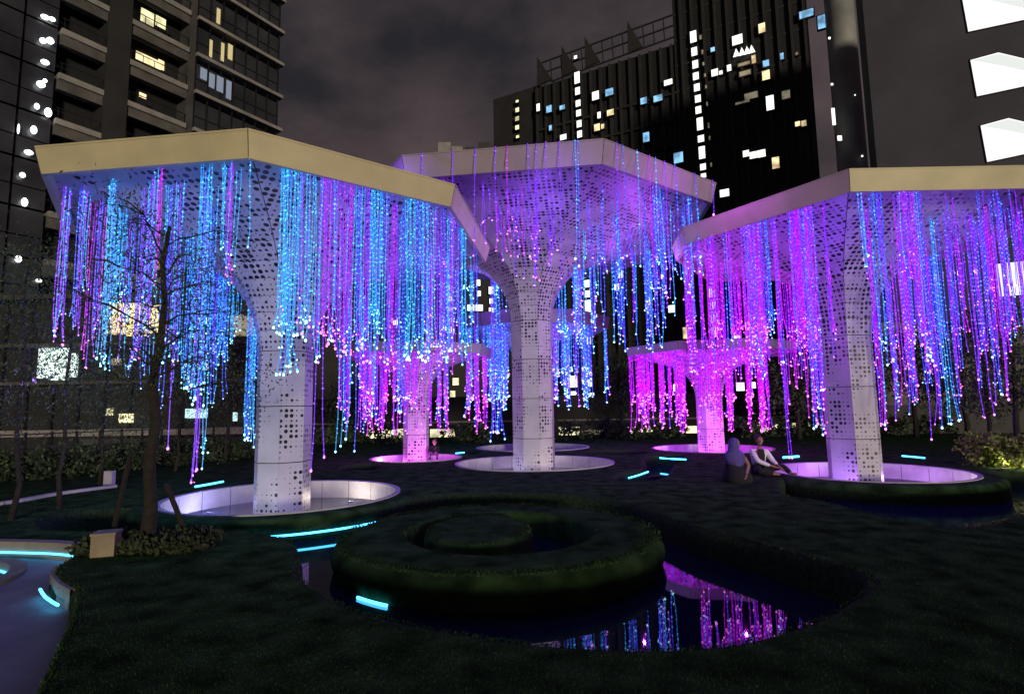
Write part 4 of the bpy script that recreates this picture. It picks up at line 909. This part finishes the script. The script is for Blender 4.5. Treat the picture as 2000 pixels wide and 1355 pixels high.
# left tower: slabs, glass bays, balconies, column, curtain wall
P2 = Vector((-22.5, 52, 0)); M2, uz2, n2 = facade(P2, (-.54, -.84))
lt = empty('residential_tower', 'tall grey residential tower with balconies and glass bays at top left', 'building', (P2.x, P2.y, -.7))
fbox(M2, 'tower_body', M_twr, lt, .4, 28, -12, -1.4, -.7, 52)
FH = 3.36; z0 = (uz2(545, 193)[1] + .1) % FH
M_warmp = W_warm
col_u = (uz2(248, 150)[0], uz2(202, 150)[0])
ug = uz2(373, 150)[0]; uc = uz2(112, 150)[0]
fbox(M2, 'column', M_twr2, lt, col_u[0], col_u[1], -1.4, .35, -.7, 52)
fbox(M2, 'bay_wall', M_cond, lt, ug - .25, ug + .35, -1.4, .1, -.7, 52)
for k in range(-1, 16):
    z = z0 + k * FH
    if z > 50: break
    fbox(M2, 'floor_slab', M_con, lt, -.35, ug - .25, -1.4, .42, z - .16, z + .14)
    for ua_, ub_ in ((ug + .35, col_u[0]), (col_u[1], uc)):
        fbox(M2, 'floor_slab', M_con, lt, ua_, ub_, -1.4, .30, z - .22, z + .20); fbox(M2, 'soffit_strip', M_midgrey, lt, ua_ + .002, ub_ - .002, -.5, .12, z - .95, z - .221)  # grey strip added below each slab, its tone standing in for the lit soffit
        fbox(M2, 'balcony_rail', M_black, lt, ua_ + .002, ub_ - .002, .2, .25, z + .95, z + 1.0)
        for q_ in range(6): fbox(M2, 'rail_post', M_black, lt, ua_ + .1 + q_ * (ub_ - ua_ - .25) / 5, ua_ + .14 + q_ * (ub_ - ua_ - .25) / 5, .2, .24, z + .2, z + .95)
    nb = 7
    for j in range(nb):      # window bay panes
        a = -.1 + (ug - .3) * j / nb; b = -.1 + (ug - .3) * (j + 1) / nb
        lit = None
        if z < 34: pass
        m = M_shade
        r_ = random.Random(k * 31 + j).random()
        fbox(M2, 'glass_pane', m, lt, a + .06, b - .06, -.3, -.2, z + .2, z + FH - .55)
    fbox(M2, 'window_rail', M_black, lt, -.1, ug - .4, -.2, -.12, z + 1.35, z + 1.43)
    for j in range(nb + 1):
        a = -.1 + (ug - .3) * j / nb; fbox(M2, 'mullion', M_black, lt, a - .045, a + .045, -.28, -.1, z + .15, z + FH - .18)
    for j in range(5):
        a = uc + .2 + j * 1.9; fbox(M2, 'curtain_pane', M_shade, lt, a, a + 1.75, -.2, .1, z + .15, z + 1.5); fbox(M2, 'curtain_pane', M_shade, lt, a, a + 1.75, -.2, .1, z + 1.58, z + FH)
def lit2(lst, m, off=.0):
    for (x, y, w_, h_) in lst:
        u, z = uz2(x, y, off); ua = uz2(x - w_ / 2, y, off)[0]; ub = uz2(x + w_ / 2, y, off)[0]; zh = abs(uz2(x, y + h_ / 2, off)[1] - uz2(x, y - h_ / 2, off)[1]) / 2
        fbox(M2, 'lit_window', m, lt, min(ua, ub), max(ua, ub), off - .04, off, z - zh, z + zh)
lit2([(288, 34, 26, 26), (314, 44, 20, 20)], W_shop, .1); lit2([(290, 118, 50, 16), (315, 127, 12, 18)], W_warm, .1); lit2([(279, 187, 14, 9)], W_warm, .1)
lit2([(427, 32, 7, 30), (412, 95, 6, 34), (435, 102, 6, 36), (450, 102, 9, 30)], emi('curtained window', (1, .85, .42), .45), -.09)
lit2([(398, 145, 13, 22), (414, 158, 11, 28), (430, 165, 13, 30), (447, 176, 10, 36)], emi('curtained window cool', (.45, .55, .75), .3), -.09)
W_lamp = emi('bright wall lamp', (.95, 1, .98), 3)
for k, (x, y, w_, h_) in enumerate([(88, 34, 18, 9), (102, 38, 14, 8), (84, 80, 14, 12), (98, 80, 16, 14), (88, 122, 18, 10), (80, 165, 18, 14), (88, 158, 9, 8), (72, 208, 11, 13), (94, 220, 15, 20), (66, 254, 13, 18), (56, 298, 18, 10), (44, 342, 12, 11), (48, 395, 13, 18), (36, 506, 14, 14), (76, 548, 12, 7), (78, 608, 16, 6),
                                   (36, 252, 5, 22), (48, 655, 12, 12), (58, 770, 14, 5), (70, 809, 9, 8), (60, 758, 8, 6)]):
    u, z = uz2(x, y, .4); mb = MB(); q = M2 @ Vector((u, .4, z)); s = w_ * q.y / 1100 * .42; hh = h_ * q.y / 1100 * .5
    ellip(mb, q, (s, s, hh), 8, 6, 0); child(mb, 'wall_lamp', W_lamp, lt, True)

# middle low building behind with rooftop plant
Pm = Vector((-30, 78, 0)); Mm, uzm, nm = facade(Pm, (1, .06))
mbld = empty('dark_block', 'dark block behind the middle tree with a column of lit windows', 'building', (Pm.x, Pm.y, -.7))
zt_m = uzm(900, 300)[1]; uL = uzm(610, 600)[0]; uR = uzm(985, 600)[0]; uP = uzm(858, 300)[0]
fbox(Mm, 'block_body', M_twr, mbld, uP, uR, -12, 0, -.7, zt_m); fbox(Mm, 'block_wing', M_twr2, mbld, uL, uP - .01, -12, -.5, -.7, uzm(700, 420)[1])
for x0, x1, y0, m in [(855, 880, 274, M_con), (881, 903, 279, M_con), (908, 930, 281, M_black), (935, 958, 272, M_black), (905, 958, 288, M_cond)]:
    fbox(Mm, 'roof_plant', m, mbld, uzm(x0, 290)[0], uzm(x1, 290)[0], -3, -.5 - x0 % 7 * .1, zt_m - .2, uzm(x0, y0)[1])
def winm(lst, m): wins(lst, m, Mm, uzm, mbld, .4)
winm([(879, 539, 10, 9), (879, 561, 10, 9), (879, 583, 10, 9), (880, 604, 10, 9), (881, 625, 10, 9), (882, 646, 10, 9), (934, 550, 8, 16), (935, 573, 8, 10), (960, 567, 11, 14), (960, 588, 8, 10), (960, 606, 10, 10), (920, 601, 14, 12), (936, 601, 14, 12), (962, 622, 9, 10), (772, 630, 9, 9)], W_white)
winm([(884, 770, 10, 14), (905, 800, 8, 8), (920, 817, 6, 6), (890, 745, 12, 14), (955, 838, 8, 6), (966, 840, 9, 6), (920, 835, 8, 6), (922, 845, 8, 6), (716, 822, 10, 8), (776, 820, 10, 14)], W_shop)

# left pavilion behind the young tree
Pp = Vector((-26, 24.5, 0)); Mp, uzp, np_ = facade(Pp, (1, -.02))
lv = empty('low_pavilion', 'low two storey building with lit shop windows behind the young tree', 'building', (Pp.x, Pp.y, -.7))
ua, ub = uzp(-60, 700)[0], uzp(506, 700)[0]
fbox(Mp, 'wall', mat('pavilion wall', (.018, .017, .017), .85, noise=.3, nscale=1), lv, ua, ub, -6, -.5, -.7, uzp(300, 575)[1])
for y, th, m in ((575, .14, M_cond), (670, .10, M_midgrey), (744, .09, M_midgrey), (840, .20, M_con)):
    z = uzp(300, y)[1]; fbox(Mp, 'slab_edge', m, lv, ua, ub, -.5, .25, z - th, z + th * .4)
zc = uzp(300, 846)[1]; fbox(Mp, 'parapet', M_cond, lv, uzp(165, 800)[0], ub, -.5, .1, zc - .5, zc - .2)
for k in range(12):
    u = ua + (ub - ua) * k / 11; fbox(Mp, 'mullion', M_black, lv, u - .04, u + .04, -.499, -.35, .3, uzp(300, 577)[1] - .2)
def litp(lst, m, off=-.3, nm='window'):
    for (x0, x1, y0, y1) in lst:
        a, z1 = uzp(x0, y0, off); b, z0_ = uzp(x1, y1, off); fbox(Mp, nm, m, lv, a, b, off - .15, off, z0_, z1)
litp([(212, 246, 592, 652), (248, 283, 592, 655), (285, 320, 596, 650)], emi('warm shop window', (1, .78, .38), 1.5))
litp([(76, 98, 678, 738), (100, 128, 680, 742), (131, 146, 690, 736)], emi('cool shop window', (.78, 1, .93), 1.4))
litp([(450, 472, 615, 655), (474, 500, 617, 655)], W_dim); litp([(390, 408, 620, 632), (385, 402, 710, 722), (362, 404, 798, 816), (455, 460, 805, 822)], emi('cool small lamp', (.6, .95, 1), 1.2))
litp([(204, 216, 797, 811), (232, 256, 808, 825), (218, 232, 700, 712)], W_shop)
litp([(225, 240, 520, 545), (300, 345, 505, 525)], W_dim)
# far low shops at the garden's end
Ps = Vector((0, 44, 0)); Ms, uzs, ns_ = facade(Ps, (1, 0))
fs = empty('shop_row', 'long low row of lit shop fronts at the far end of the garden', 'building', (0, 44, -.7))
fbox(Ms, 'wall', M_twr2, fs, uzs(600, 800)[0], uzs(1720, 800)[0], -5, 0, -.7, uzs(1200, 770)[1])
for (x0, x1, y0, y1, m) in [(718, 752, 838, 856, W_shop), (754, 790, 838, 856, W_shop), (840, 888, 838, 854, W_shop), (846, 888, 860, 868, W_shop), (1092, 1132, 834, 853, W_shop), (1226, 1238, 834, 846, W_shop), (1246, 1275, 832, 843, W_shop), (1340, 1362, 832, 851, W_shop),
                            (1468, 1482, 827, 850, W_shop), (1484, 1502, 827, 848, W_shop), (1512, 1520, 828, 838, W_shop), (1548, 1556, 826, 834, W_shop), (1580, 1592, 822, 832, W_shop), (1602, 1616, 824, 836, W_shop), (1135, 1178, 840, 858, W_dim)]:
    a, z1 = uzs(x0, y0, .1); b, z0_ = uzs(x1, y1, .1); fbox(Ms, 'shop_window', m, fs, a, b, .0, .1, z0_, z1)
fbox(Ms, 'canopy', M_con, fs, uzs(600, 800)[0], uzs(1720, 800)[0], 0, .8, uzs(1200, 820)[1], uzs(1200, 817)[1])
# right grey garden wall behind the trees
Pw = Vector((14, 30.5, 0)); Mw, uzw, nw = facade(Pw, (1, -.1))
gw = empty('garden_wall', 'pale grey wall behind the trees at right', 'wall', (14, 30.5, -.7))
fbox(Mw, 'wall', mat('pale grey wall', (.15, .14, .14), .9, noise=.25, nscale=.6), gw, uzw(1722, 800)[0], uzw(2100, 800)[0], -.3, 0, -.7, uzw(1800, 628)[1])
fbox(Mw, 'base', M_cond, gw, uzw(1722, 800)[0], uzw(2100, 800)[0], .001, .12, -.7, uzw(1800, 790)[1])

# kerb line, purple post and railing at left
kl = catmull([at(x, y) for x, y in [(-200, 1010), (0, 985), (110, 966), (222, 951)]], closed=False)
tag(wall_band(kl, -.02, .06, .12).build('kerb', M_basin), 'pale kerb line running behind the left lawn', 'kerb')
q = at(213, 948); mb = MB(); mb.box(q.x - .10, q.x + .10, q.y - .06, q.y + .06, 0, .34); mb.box(q.x - .085, q.x + .085, q.y - .062, q.y - .0601, .05, .30); tag(mb.build('marker_post', M_basin), 'small pale square post at the end of the left kerb', 'post')
rl = empty('railing', 'thin black railing along the left side of the garden', 'railing', (0, 0, 0))
pa, pb_ = atd(-60, 800, 14.5), atd(505, 800, 22); pa.z = pb_.z = 0
for z in (.35, .75, 1.15):
    mb = MB(); mb.tube([pa + Vector((0, 0, z)), pb_ + Vector((0, 0, z))], .018, 5); child(mb, 'rail', M_black, rl)
for k in range(15):
    p = pa.lerp(pb_, k / 14); mb = MB(); mb.box(p.x - .025, p.x + .025, p.y - .025, p.y + .025, 0, 1.2); child(mb, 'railing_post', M_black, rl)
for k in range(9):
    p = pa.lerp(pb_, (k + .5) / 9) + Vector((.3, -.6, 0)); rs = random.Random(200 + k); mb = MB(); pts = [(p.x + rs.gauss(0, .55), p.y + rs.gauss(0, .25), .7 * rs.random()) for _ in range(50)]
    leaf_cloud(mb, pts, 1300, .09, .10, rs, droop=-.1, thin=.3); o = mb.build('shrub', M_leaf); tag(o, 'first second third fourth fifth sixth seventh eighth ninth tenth eleventh twelfth thirteenth fourteenth fifteenth'.split()[k] + ' dark shrub from the left along the thin black railing', 'shrub', 'dark shrubs along the left railing')

print('strings', len(STR), 'rest tris', len(restm.f))
